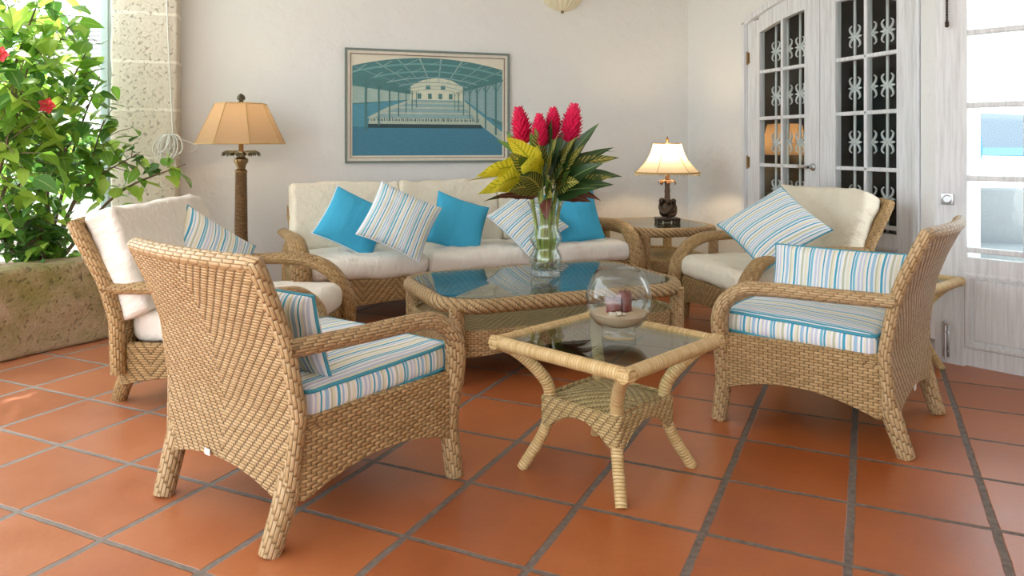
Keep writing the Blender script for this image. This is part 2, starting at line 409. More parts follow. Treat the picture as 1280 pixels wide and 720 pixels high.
# floor tiles: square terracotta, laid diagonally
def px_floor(u, v):
    d = 938.15 * 1.17 / (v - 182); l = (u - 640) / 938.15 * d
    return (l * math.cos(PSI) + d * math.sin(PSI), -l * math.sin(PSI) + d * math.cos(PSI))
TH = .4424; TS = .3398 * 1.17 * 1.008
Fv = Vector((math.sin(PSI), math.cos(PSI), 0)); Rv = Vector((math.cos(PSI), -math.sin(PSI), 0))
adir = Rv * math.cos(TH) - Fv * math.sin(TH); bdir = Rv * math.sin(TH) + Fv * math.cos(TH)
O0 = Vector(px_floor(1060.5, 706.5) + (0,))
def tile_floor():
    s = N('terracotta tile'); g = s.n('ShaderNodeNewGeometry').outputs['Position']
    def co(d):
        x = s.n('ShaderNodeVectorMath', operation='DOT_PRODUCT'); s.put(x.inputs[0], g); x.inputs[1].default_value = d / TS
        return s.M('SUBTRACT', x.outputs['Value'], (d / TS).dot(O0) - 20)
    wob = s.M('MULTIPLY', s.M('SUBTRACT', s.noise(9, 4, .6, g), .5), .028)
    a = s.M('ADD', co(adir), wob); b = s.M('ADD', co(bdir), wob)
    da = s.M('SUBTRACT', .5, s.M('ABSOLUTE', s.M('SUBTRACT', s.M('FRACT', a), .5))); db = s.M('SUBTRACT', .5, s.M('ABSOLUTE', s.M('SUBTRACT', s.M('FRACT', b), .5)))
    d = s.M('MINIMUM', da, s.M('MULTIPLY', db, 1.25))
    gm = s.n('ShaderNodeMapRange', interpolation_type='SMOOTHSTEP'); s.put(gm.inputs[0], d); gm.inputs[1].default_value = .024; gm.inputs[2].default_value = .036
    wn = s.n('ShaderNodeTexWhiteNoise', noise_dimensions='2D'); s.put(wn.inputs['Vector'], s.vec(s.M('FLOOR', a), s.M('FLOOR', b)))
    blot = s.noise(3.2, 5, .6, g); fine = s.noise(60, 4, .65, g)
    f = s.M('ADD', s.M('MULTIPLY', wn.outputs[0], .3), s.M('ADD', s.M('MULTIPLY', blot, .6), s.M('MULTIPLY', fine, .2)))
    tile = s.ramp(f, [(.25, (.30, .078, .021)), (.55, (.42, .122, .034)), (.85, (.52, .18, .06))])
    edge = s.n('ShaderNodeMapRange'); s.put(edge.inputs[0], d); edge.inputs[1].default_value = .03; edge.inputs[2].default_value = .1
    gro = s.ramp(s.noise(40, 4, .6, g), [(.3, (.10, .075, .06)), (.7, (.22, .18, .15))])
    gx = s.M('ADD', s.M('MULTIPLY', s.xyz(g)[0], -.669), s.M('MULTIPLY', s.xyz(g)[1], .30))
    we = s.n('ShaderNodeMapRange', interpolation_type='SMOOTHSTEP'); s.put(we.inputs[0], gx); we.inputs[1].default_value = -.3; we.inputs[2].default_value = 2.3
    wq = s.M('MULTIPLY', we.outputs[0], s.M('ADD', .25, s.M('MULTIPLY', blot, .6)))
    tile = s.mix(s.M('MULTIPLY', wq, .75), tile, (.58, .27, .17)); gro = s.mix(s.M('MULTIPLY', wq, .9), gro, (.46, .42, .37))  # paler towards the garden: weathered tiles and grout, plus painted garden sheen
    s.set(Base_Color=s.mix(gm.outputs[0], gro, tile), Roughness=s.M('ADD', s.M('MULTIPLY', s.M('SUBTRACT', 1.0, gm.outputs[0]), .4), s.M('ADD', .22, s.M('MULTIPLY', blot, .20))))
    h = s.M('ADD', s.M('MULTIPLY', gm.outputs[0], 1.0), s.M('MULTIPLY', fine, .06))
    s.put(s.b.inputs['Normal'], s.bump(h, .5, .006, s.bump(blot, .12, .03)))
    return s.m
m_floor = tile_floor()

# ------------------------------------------------------------------ the room
BY, RX = 6.40, 3.80          # back wall plane, right wall plane
LW0 = Vector((-1.407, 4.659, 0)); LWd = Vector((.743, .669, 0)); LWn = Vector((-.669, .743, 0))
lwA = LW0 - LWd * 3.2; lwB = LW0 + LWd * .93
fl = MB(); fl.prism([(lwA.x - .1, lwA.y + .1), (-3.5, -3.5), (RX + .15, -3.5), (RX + .15, BY + .1), (-1.2, BY + .1), (lwB.x - .1, lwB.y + .15)], -.1, 0)
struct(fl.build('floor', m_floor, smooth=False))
w = MB(); w.box(((-1.02 + RX + .2) / 2, BY + .1, 1.45), (RX + .2 + 1.02, .2, 2.9)); struct(w.build('wall_back', m_wall, smooth=False))
DC, DH = 4.595, .885         # french door centre (y), half width
ZS, ZA = 2.19, .15           # arch spring, rise
def arch(y, hw, zs, rise): return zs + rise * (1 - ((y - DC) / hw) ** 2)
# right wall with an arched opening and a side opening
w = MB(); yb, yf = BY, -3.4; o1, o2 = DC + DH + .05, DC - DH - .05; o3, o4 = 3.42, 2.43
def slab(y0, y1, z0, z1): w.box((RX + .1, (y0 + y1) / 2, (z0 + z1) / 2), (.2, abs(y1 - y0), z1 - z0))
slab(o1, yb, 0, 2.9); slab(o3, o2, 0, 2.9); slab(o4, o3, 2.42, 2.9); slab(yf, o4, 0, 2.9)
n = 24
for i in range(n):
    ya, yc = o2 + (o1 - o2) * i / n, o2 + (o1 - o2) * (i + 1) / n
    za, zb = [arch(q, DH + .05, ZS + .02, ZA) for q in (ya, yc)]
    V = [(x, y, z) for x in (RX, RX + .2) for y, z in ((ya, za), (yc, zb), (yc, 2.9), (ya, 2.9))]
    w.add(V, [(0, 3, 2, 1), (4, 5, 6, 7), (0, 1, 5, 4)])
struct(w.build('wall_right', m_wall, smooth=False))
w = MB(); w.box((1.65, -3.4, 1.45), (4.7, .2, 2.9)); struct(w.build('front_light_block', m_wall, smooth=False))  # unseen, added behind the camera to block light on the right side
c = MB(); c.prism([(-2.7, -3.5), (RX + .3, -3.5), (RX + .3, 6.8), (-1.3, 6.8), (-1.3, 4.6), (-2.7, 3.4)], 2.9, 3.04); struct(c.build('ceiling', m_ceil, smooth=False))  # front and garden-side overhang widened to block sun and sky light
# coral stone column closing the back wall
cm = MB(); cm.rbox((-.935, 6.36, 1.45), (.455, .36, 2.9), .015, 2, seg=(6, 4, 30), warp=lambda p: p + Vector((noise.noise(p * 9), noise.noise(p * 9 + Vector((5, 0, 0))), 0)) * .008)
struct(cm.build('column', m_coral))
t = MB(); t.box((-1.20, 6.27, 1.45), (.075, .10, 2.9), bev=.006); t.box((-1.20, 6.215, 1.45), (.03, .02, 2.9)); struct(t.build('trim_1', m_bluegrey, smooth=False))
# low stone garden wall, with the return to the column
def lowwall(a, b, th=.34, h=.49):
    d = (b - a); L = d.length; d.normalize(); nn = Vector((-d.y, d.x, 0)); mb = MB()
    M = Matrix((d, nn, Vector((0, 0, 1)))).transposed()
    mb.rbox(a + d * (L / 2) + nn * (th / 2) + Vector((0, 0, h / 2)), (L, th, h), .035, 3, 0, M, seg=(int(L / .07), 4, 7),
            warp=lambda p: p + Vector((0, noise.noise(p * 4) * .028 + noise.noise(p * 13) * .012, noise.noise(p * 5 + Vector((9, 2, 0))) * .022 if p.z > 0 else 0)))
    return mb
struct(lowwall(lwA, lwB).build('wall_low', m_lowwall))
struct(lowwall(lwB + LWd * -.12 + LWn * .1, Vector((-.95, 6.17, 0)), .3, .49).build('wall_low_return', m_lowwall))
# dark room behind the french doors
m_dark = plain('dim room paint', (.14, .14, .13), .8, 0, .1, 5, 0); m_dgreen = plain('dark green glass reflection', (.025, .05, .04), .8, 0, .5, 9, .4)  # the green tone stands in for reflections in the right door's glass
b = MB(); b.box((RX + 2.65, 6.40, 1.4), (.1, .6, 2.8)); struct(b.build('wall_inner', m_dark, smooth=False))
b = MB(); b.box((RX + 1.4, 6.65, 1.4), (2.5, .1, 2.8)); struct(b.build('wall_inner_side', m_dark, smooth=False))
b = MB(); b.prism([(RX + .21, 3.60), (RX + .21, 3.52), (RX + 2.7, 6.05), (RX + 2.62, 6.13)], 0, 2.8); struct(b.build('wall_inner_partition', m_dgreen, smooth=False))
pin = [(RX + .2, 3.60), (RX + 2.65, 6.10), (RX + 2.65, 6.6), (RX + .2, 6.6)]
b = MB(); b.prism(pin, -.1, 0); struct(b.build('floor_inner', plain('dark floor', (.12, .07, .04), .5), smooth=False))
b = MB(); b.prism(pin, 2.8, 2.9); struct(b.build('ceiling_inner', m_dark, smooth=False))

# door frame + french doors
fr = MB()
for i in range(40):   # arched casing
    q0, q1 = i / 40, (i + 1) / 40
    y0, y1 = DC + DH * (1 - 2 * q0), DC + DH * (1 - 2 * q1)
    z0, z1 = arch(y0, DH, ZS, ZA), arch(y1, DH, ZS, ZA)
    V = [(x, y, z) for x in (RX - .012, RX + .13) for y, z in ((y0, z0), (y1, z1), (y1, z1 + .05), (y0, z0 + .05))]
    fr.add(V, [(0, 1, 2, 3), (4, 7, 6, 5), (0, 4, 5, 1), (3, 2, 6, 7)])
for y in (DC + DH + .02, DC - DH - .02): fr.box((RX + .06, y, ZS / 2), (.145, .045, ZS + .02), bev=.004)
struct(fr.build('trim_2', m_door, smooth=False))

def leaf(name, w, top, rows=(.62, 1.0, 1.385, 1.77), st=.15, gx=None, bottom=.55, panel=(.10, .50), th=.045):
    """door leaf in local coords: x along width 0..w, y out (towards room = -y), z up; top(x) gives leaf top; glazing top = top-st"""
    root = bpy.data.objects.new(name, None); col.objects.link(root); root['kind'] = 'structure'
    f = MB(); n = 18; gt = lambda x: top(x) - st * .9
    f.box((st / 2, 0, top(0) / 2 * .5 + top(st) / 4), (st, th, (top(0) + top(st)) / 2))
    f.box((w - st / 2, 0, (top(w) + top(w - st)) / 4), (st, th, (top(w) + top(w - st)) / 2))
    f.box((w / 2, 0, panel[0] / 2 + .005), (w - 2 * st, th, panel[0] - .01)); f.box((w / 2, 0, (panel[1] + bottom) / 2), (w - 2 * st, th, bottom - panel[1] + .06))
    for i in range(n):
        a, b2 = st + (w - 2 * st) * i / n, st + (w - 2 * st) * (i + 1) / n
        V = [(x, y, z) for y in (-th / 2, th / 2) for x, z in ((a, gt(a)), (b2, gt(b2)), (b2, top(b2)), (a, top(a)))]
        f.add(V, [(0, 1, 2, 3), (4, 7, 6, 5), (0, 4, 5, 1), (3, 2, 6, 7)])
    f.build('door_frame', m_door, root, smooth=False)
    p = MB(); p.box((w / 2, 0, sum(panel) / 2), (w - 2 * st, th * .4, panel[1] - panel[0])); p.box((w / 2, 0, sum(panel) / 2), (w - 2 * st - .08, th * .75, panel[1] - panel[0] - .08), bev=.008)
    for z in (panel[0] + .012, panel[1] - .012): p.box((w / 2, 0, z), (w - 2 * st, th * 1.15, .022), bev=.006)
    for x in (st + .012, w - st - .012): p.box((x, 0, sum(panel) / 2), (.022, th * 1.15, panel[1] - panel[0]), bev=.006)
    p.build('door_panel', m_door, root, smooth=False)
    mu = MB(); cx = w / 2 if gx is None else gx
    mu.box((cx, 0, (bottom + gt(cx)) / 2), (.028, th * .9, gt(cx) - bottom + .02), bev=.006)
    for z in rows: mu.box((w / 2, 0, z), (w - 2 * st + .01, th * .9, .028), bev=.006)
    for x in (st + .006, w - st - .006): mu.box((x, 0, (bottom + gt(x)) / 2), (.014, th * 1.1, gt(x) - bottom))
    mu.build('muntin', m_door, root, smooth=False)
    g = MB()
    V = []; k = 12
    for y in (-.003, .003):
        V += [(st + (w - 2 * st) * i / k, y, bottom) for i in range(k + 1)] + [(st + (w - 2 * st) * i / k, y, gt(st + (w - 2 * st) * i / k)) for i in range(k + 1)]
    h = 2 * (k + 1)
    g.add(V, [(i, i + 1, k + 2 + i, k + 1 + i) for i in range(k)])
    g.build('pane', m_pane, root, smooth=False)
    return root
# local x runs from hinge towards -y (screen left to right)
lt = lambda x: arch(DC + DH - .004 - x, DH, ZS - .008, ZA)
rt = lambda x: arch(DC - .004 - x, DH, ZS - .008, ZA)
d1 = leaf('door_1', DH - .006, lt); d1.location = (RX + .05, DC + DH - .003, .01); d1.rotation_euler = (0, 0, R(-90))
d2 = leaf('door_2', DH - .006, rt); d2.location = (RX + .05, DC - .003, .01); d2.rotation_euler = (0, 0, R(-90))
h = MB(); h.lathe([(.0, 0), (.028, 0), (.03, .004), (.026, .010), (.012, .014), (.011, .045)], 20); 
hd = h.build('door_handle', m_steel, d1, loc=(DH - .075, -.0225, 1.0), rot=(R(90), 0, 0))
l = MB(); l.tube(curve([(0, 0, .045), (-.03, 0, .05), (-.075, -.004, .048), (-.115, .004, .047)], 5), [.011] * 6 + [.010] * 5 + [.008] * 5, 10); l.build('lever', m_steel, hd)
def hinge(parent, x, z):
    b = MB(); b.tube([(x, -.03, z - .055), (x, -.03, z + .055)], .008, 8); b.box((x + .012, -.024, z), (.03, .004, .09)); b.build('hinge', m_brass, parent)
hinge(d1, 0, 1.90); hinge(d1, 0, 1.02); hinge(d2, DH - .006, 1.97); hinge(d2, DH - .006, 1.08)

# white scroll grilles behind the glass
m_iron = plain('white painted iron', (.78, .80, .80), .5, 0, .05)
def grille(y0, y1, label):
    t = thing('iron_grille', label, 'grille', (RX + .15, (y0 + y1) / 2, .3))
    w = abs(y1 - y0); ys = [-w * .36, -w * .12, w * .12, w * .36]
    for y in ys:
        b = MB(); b.tube([(0, y, 0), (0, y, 1.95)], .010, 8); b.build('bar', m_iron, t)
    for z in (.81, 1.195, 1.58, 1.95):
        for y in ys[1:]:
            b = MB(); z_ = z - .3
            for sy in (-1, 1):
                b.tube(curve([(0, y + sy * .030, z_ + .078), (0, y + sy * .050, z_ + .060), (0, y + sy * .040, z_ + .030), (0, y + sy * .010, z_), (0, y + sy * .040, z_ - .030), (0, y + sy * .050, z_ - .060), (0, y + sy * .030, z_ - .078)], 4), np.interp(np.linspace(0, 1, 25), [0, .5, 1], [.005, .011, .005]).tolist(), 6)
                leaf_geo(b, (0, y, z_), (0, sy, 0), .070, .013, 0, .3, (1, 0, 0), 0, 5)
                leaf_geo(b, (0, y, z_), (0, sy, .8), .050, .010, 0, .3, (1, 0, 0), 0, 5); leaf_geo(b, (0, y, z_), (0, sy, -.8), .050, .010, 0, .3, (1, 0, 0), 0, 5)
            b.ball((0, y, z_), .018, 8, 6); b.build('scroll', m_iron, t)
    for z in (0, 1.95):
        r = MB(); r.tube([(0, -abs(w) / 2, z), (0, abs(w) / 2, z)], .011, 8); r.build('rail', m_iron, t)
grille(DC + DH - .13, DC + .13, 'white scroll iron grille behind the french door with the lever handle')
grille(DC - .13, DC - DH + .13, 'white scroll iron grille behind the french door without a handle')

# opened door leaf at the side
H0 = Vector((3.80, 2.45, 0)); E0 = Vector((3.447, 3.215, 0)); dv = (H0 - E0); ang = math.atan2(dv.y, dv.x)
d3 = leaf('door_3', dv.length, lambda x: 2.30, st=.142); d3.location = (E0.x, E0.y, -.002); d3.rotation_euler = (0, 0, ang)
b = MB(); b.box((0, 0, 0), (.062, .008, .062), bev=.003); pl = b.build('latch_plate', m_steel, d3, loc=(.062, -.027, .885))
b = MB(); b.lathe([(0.001, 0), (.024, 0), (.024, .006), (.019, .008), (.019, .002), (.001, .002)], 20); b.build('finger_ring', m_steel, pl, loc=(0, -.004, 0), rot=(R(90), 0, 0))
b = MB(); b.box((0, 0, 0), (.035, .006, .17), bev=.002); bo = b.build('bolt', m_steel, d3, loc=(.055, -.026, .12))
b = MB(); b.tube([(0, -.01, -.1), (0, -.01, .09)], .006, 8); b.ball((0, -.016, .10), .012); b.box((0, -.008, -.05), (.026, .014, .012)); b.box((0, -.008, .05), (.026, .014, .012)); b.build('bolt_rod', m_steel, bo)
# bead chain hanging by the open leaf
b = MB(); hx, hy = E0.x + dv.normalized().x * .06 - .045, E0.y + dv.normalized().y * .06 - .03
for i in range(38): b.ball((0, 0, -.006 - i * .0145), .0075 if i < 36 else .011, 8, 6)
ch = b.build('bead_chain', m_bronze, loc=(hx, hy, 2.355)); tag(ch, 'dark bead chain dangling at the top of the open white door', 'chain')
b = MB(); b.tube(curve([(0, 0, -.02), (.0, 0, .01), (.03, .02, .02), (.045, .03, -.04)], 5), .003, 6); b.build('hook', m_steel, ch)
# door stop on the skirting
b = MB(); b.lathe([(.001, 0), (.014, 0), (.014, .03), (.024, .034), (.026, .05), (.018, .062), (.001, .064)], 16)
ds = b.build('door_stop', plain('blue grey rubber', (.10, .15, .19), .5), loc=(RX, 3.60, .12), rot=(0, R(-90), 0)); tag(ds, 'small round blue-grey door stop low on the white wall', 'door stop')

# ------------------------------------------------------------------ shared soft goods
def cushion_mesh(w, d, h, r=.035, bulge=.02, wr=.006, seed=0.0, sideb=.012):
    mb = MB(); off = Vector((seed, seed * 1.7, 0))
    def warp(p):
        x, y, z = 2 * p.x / w, 2 * p.y / d, 2 * p.z / h
        q = Vector(p); e = max(0, 1 - x * x) * max(0, 1 - y * y)
        q.z += (bulge if z > 0 else -.2 * bulge) * (e ** .6) * min(1, abs(z))
        k = max(0, 1 - z * z)
        if abs(x) > .9: q.x += math.copysign(sideb * k * (1 - y * y), x)
        if abs(y) > .9: q.y += math.copysign(sideb * k * (1 - x * x), y)
        n1 = noise.noise_vector(Vector((p.x * 6, p.y * 6, p.z * 9)) + off); n2 = noise.noise_vector(Vector((p.x * 17, p.y * 17, p.z * 10)) + off)
        return q + n1 * wr + n2 * wr * .5
    uvf = lambda p, ax: (p.y, p.z) if ax == 0 else (p.x, p.z) if ax == 1 else (p.x, p.y)
    mb.rbox((0, 0, 0), (w, d, h), r, 4, 0, None, warp, uvf, seg=(16, 16, 4)); mb.warp = warp
    return mb
def loop(w, d, z, r):
    P = []
    for cx, cy, a0 in ((w / 2 - r, d / 2 - r, 0), (-w / 2 + r, d / 2 - r, 90), (-w / 2 + r, -d / 2 + r, 180), (w / 2 - r, -d / 2 + r, 270)):
        for k in range(7): a = R(a0 + 15 * k); P.append((cx + r * math.cos(a), cy + r * math.sin(a), z))
        nxt = (a0 + 90)
    out = []
    for i in range(len(P)):
        a, b = Vector(P[i]), Vector(P[(i + 1) % len(P)]); k = max(1, int((b - a).length / .06))
        out += [a.lerp(b, t / k) for t in range(k)]
    return out
def cushion(name, parent, w, d, h, mat, loc, rot=(0, 0, 0), pipe=None, **kw):
    mb = cushion_mesh(w, d, h, **kw); o = mb.build(name, mat, parent, loc=loc, rot=rot, ang=180)
    if pipe:
        r = kw.get('r', .035)
        for zz in (h / 2 - r * .3, -h / 2 + r * .3):
            pts = [mb.warp(Vector(p)) for p in loop(w - .006, d - .006, zz, r)]
            b = MB(); b.tube(pts, .0065, 6, closed=True); b.build('piping', pipe, o, ang=180)
    return o
def pillow_mesh(a, b, T, pinch=.07, seed=0.0, N_=22, wr=.008):
    """a,b half sizes in x,z; thickness along y; stripes follow z (UV x = x)"""
    mb = MB(); off = Vector((seed * 3.1, seed, seed * .7))
    def pt(u, v, sg):
        x = a * u * (1 - pinch * (1 - v * v)); z = b * v * (1 - pinch * (1 - u * u))
        e = max(0, (1 - u * u) * (1 - v * v)); t = T * e ** .42
        nn = noise.noise(Vector((x * 7, z * 7, sg * 3)) + off) * wr * 1.3 + noise.noise(Vector((x * 17, z * 17, sg * 3)) + off) * wr * .6
        return Vector((x, sg * (t + nn * min(1, e * 4)), z))
    us = [math.sin(math.pi / 2 * (-1 + 2 * i / N_)) for i in range(N_ + 1)]
    for sg in (-1, 1):
        mb.grid([[pt(u, v, sg) for v in us] for u in us], [[(a * u, b * v) for v in us] for u in us], 0, flip=(sg > 0))
    edge = [pt(u, -1, 1) for u in us] + [pt(1, v, 1) for v in us[1:]] + [pt(u, 1, 1) for u in reversed(us[:-1])] + [pt(-1, v, 1) for v in reversed(us[1:-1])]
    mb.edge = edge; return mb
def pillow(name, a, b, T, mat, pipe, label, loc, yaw, lean, roll, group=None, seed=0.0, parent=None, pinch=.07, stripe_along=False):
    """front faces -y local; yaw about z, lean back, roll in plane"""
    mb = pillow_mesh(a, b, T, pinch, seed)
    if stripe_along:
        mb.uv = [[(q[1], q[0]) for q in f] for f in mb.uv]
    M = Matrix.Rotation(yaw, 4, 'Z') @ Matrix.Rotation(-lean, 4, 'X') @ Matrix.Rotation(roll, 4, 'Y')
    o = mb.build(name, mat, parent, ang=180); o.location = loc; o.rotation_euler = M.to_euler()
    if label: tag(o, label, 'pillow' if 'pillow' in name else 'cushion', group)
    p = MB(); p.tube(mb.edge, .0055, 6, closed=True); p.build('piping', pipe, o, ang=180)
    return o

# ------------------------------------------------------------------ woven skirt (base) and back builders
def skirt_mesh(path, zb, zt, th=.03, closed=True):
    """path: list of (x,y) counter-clockwise; zb(i,x,y), zt(...)"""
    mb = MB(); k = len(path); rows = []; uvs = []; acc = 0
    for i in range(k + 1):
        x, y = path[i % k]; a = Vector(path[(i - 1) % k]); b = Vector(path[(i + 1) % k]); t = (b - a).normalized(); nn = Vector((t.y, -t.x))
        if i: acc += (Vector(path[i % k]) - Vector(path[i - 1])).length
        z0, z1 = zb(x, y), zt(x, y); ix, iy = x - nn.x * th, y - nn.y * th
        zs = [z0, z0 + .35 * (z1 - z0), z0 + .7 * (z1 - z0), z1]
        row = [(x, y, z) for z in zs] + [(x - nn.x * th * .4, y - nn.y * th * .4, z1 + .008), (ix, iy, z1), (ix, iy, z0), (x - nn.x * th * .4, y - nn.y * th * .4, z0 - .006)]
        if i < k: rows.append([Vector(p) for p in row])
        uvs.append([(acc, z) for z in zs] + [(acc, z1 + .012), (acc, z1 + .03), (acc, z0), (acc, z0 - .01), (acc, z0)])
    mb.grid(rows, uvs, 0, closeu=True, closev=True, flip=False)
    return mb
def rrect(hx0, hx1, y0, y1, r=.05, step=.04):
    """rounded trapezoid: half width hx0 at y0 (rear), hx1 at y1 (front); ccw"""
    C = [(hx1, y1), (-hx1, y1), (-hx0, y0), (hx0, y0)]; P = []
    for i in range(4):
        p = Vector(C[i]); a = (Vector(C[i - 1]) - p).normalized(); b = (Vector(C[(i + 1) % 4]) - p).normalized()
        p0, p1 = p + a * r, p + b * r
        for k in range(6):
            t = k / 5; P.append((p0 * (1 - t) ** 2 + p * 2 * t * (1 - t) + p1 * t * t))
    out = []
    for i in range(len(P)):
        a, b = P[i], P[(i + 1) % len(P)]; k = max(1, int((b - a).length / step))
        out += [tuple(a.lerp(b, t / k)) for t in range(k)]
    return out

def back_mesh(zs, ys, hws, th, zb, curve_c=.03, ztop=None, nx=24, nz=20, belly=.0):
    mb = MB(); Z = np.linspace(0, 1, nz + 1)
    def P(s, t, front):
        z1 = zs[-1] + (ztop(s) if ztop else 0); z0 = zb(s); z = z0 + (z1 - z0) * t
        y = float(np.interp(min(z, zs[-1]), zs, ys)); hw = float(np.interp(z, zs, hws))
        up = max(0, min(1, (z - .35) / .5))
        y -= curve_c * (1 - s * s) * up
        return Vector((s * hw, y + (th if front else 0), z))
    S = np.linspace(-1, 1, nx + 1)
    for front in (0, 1):
        rows = [[P(s, t, front) for t in Z] for s in S]
        mb.grid(rows, [[(p.x, p.z) for p in r] for r in rows], 0, flip=bool(front == 0) is False)
    for s in (-1, 1):
        rows = [[P(s, t, f) for t in Z] for f in (0, 1)]
        mb.grid(rows, [[(f * th, p.z) for p in r] for f, r in enumerate(rows)], 0, flip=(s > 0))
    for t in (0, 1):
        rows = [[P(s, t, f) for s in S] for f in (0, 1)]
        mb.grid(rows, [[(p.x, f * th) for p in r] for f, r in enumerate(rows)], 0, flip=(t == 0))
    mb.P = P; mb.S = S; mb.Z = Z
    return mb

# ------------------------------------------------------------------ honey wicker armchair with striped cushions
def make_armchair():
    t = thing('armchair', 'x', 'armchair')
    zs = [.10, .20, .386, .589, .70, .846]; ys = [-.335, -.325, -.312, -.345, -.385, -.452]; hw = [.312, .328, .346, .338, .336, .342]
    bm = back_mesh(zs, ys, hw, .045, lambda s: .135 + .055 * (1 - s * s), .035, None, 30, 26)
    bk = bm.build('backrest', m_wick, t)
    rim = [bm.P(-1, q, 0) + Vector((0, .022, 0)) for q in bm.Z] + [bm.P(s, 1, 0) + Vector((0, .022, 0)) for s in bm.S[1:-1]] + [bm.P(1, q, 0) + Vector((0, .022, 0)) for q in bm.Z[::-1]]
    b = MB(); b.tube(rim, .0245, 10); b.build('back_rim', m_wick_arm, bk)
    path = rrect(.345, .385, -.30, .372, .05)
    def zb(x, y):
        fx = 1 - min(1, abs(x) / .37) ** 2; fy = 1 - min(1, abs(y - .04) / .33) ** 2
        return .125 + .075 * max(fx if abs(y) > .25 else 0, fy if abs(x) > .3 else 0)
    sk = skirt_mesh(path, zb, lambda x, y: .372 - .012 * 0, .035); sk.build('seat_frame', m_wick_s, t)
    b = MB(); b.box((0, .04, .345), (.70, .63, .02)); b.build('seat_deck', m_wick, t)
    for sx in (-1, 1):
        pts = curve([(.350 * sx, .338, .15), (.358 * sx, .342, .27), (.374 * sx, .348, .38), (.379 * sx, .346, .44), (.380 * sx, .325, .505), (.380 * sx, .25, .565), (.377 * sx, .14, .582), (.368 * sx, -.08, .585), (.345 * sx, -.33, .588)], 6)
        rr = np.interp(np.linspace(0, 1, len(pts)), [0, .4, .6, 1], [.037, .037, .032, .028]).tolist()
        b = MB(); b.tube(pts, rr, 12); b.build('arm', m_wick_arm, t, ang=180)
        b = MB(); b.tube(curve([(.352 * sx, .335, .20), (.36 * sx, .345, .10), (.366 * sx, .356, .0)], 4), [.036, .036, .035, .034, .034, .033, .033, .033, .032], 12); b.build('leg', m_wick_arm, t)
        b = MB(); b.tube(curve([(.310 * sx, -.285, .24), (.311 * sx, -.312, .14), (.299 * sx, -.356, .0)], 4), [.034, .036, .037, .037, .037, .036, .035, .034, .033], 12); b.build('leg', m_wick_arm, t)
    cushion('seat_cushion', t, .685, .615, .098, m_stripe, (0, .048, .412), (R(1.5), 0, 0), m_pipe, r=.03, bulge=.022, wr=.004)
    pillow('back_cushion', .305, .135, .060, m_stripe, m_pipe, None, (0, -.175, .585), R(180), R(14), 0, parent=t, pinch=.035)
    b = MB(); b.box((0, 0, 0), (.03, .002, .02)); b.build('care_tag', plain('white tag', (.8, .8, .76), .6), t, loc=(-.06, -.338, .20))
    return t
A = make_armchair(); A.location = (.106, 2.703, 0); A.rotation_euler = (0, 0, -.965)
tag(A, 'honey wicker armchair with blue-striped cushions, seen from its woven chevron back', 'armchair', 'wicker armchairs with striped cushions')
B = copy_tree(A); B.location = (2.313, 2.70, 0); B.rotation_euler = (0, 0, .577)
for ch in B.children:
    if ch.name.startswith('back_cushion'):
        ch.location = (.285, .055, .548); ch.rotation_euler = (Matrix.Rotation(R(-90), 4, 'Z') @ Matrix.Rotation(R(-14), 4, 'X')).to_euler()
tag(B, 'honey wicker armchair with blue-striped cushions standing before the open white door', 'armchair')

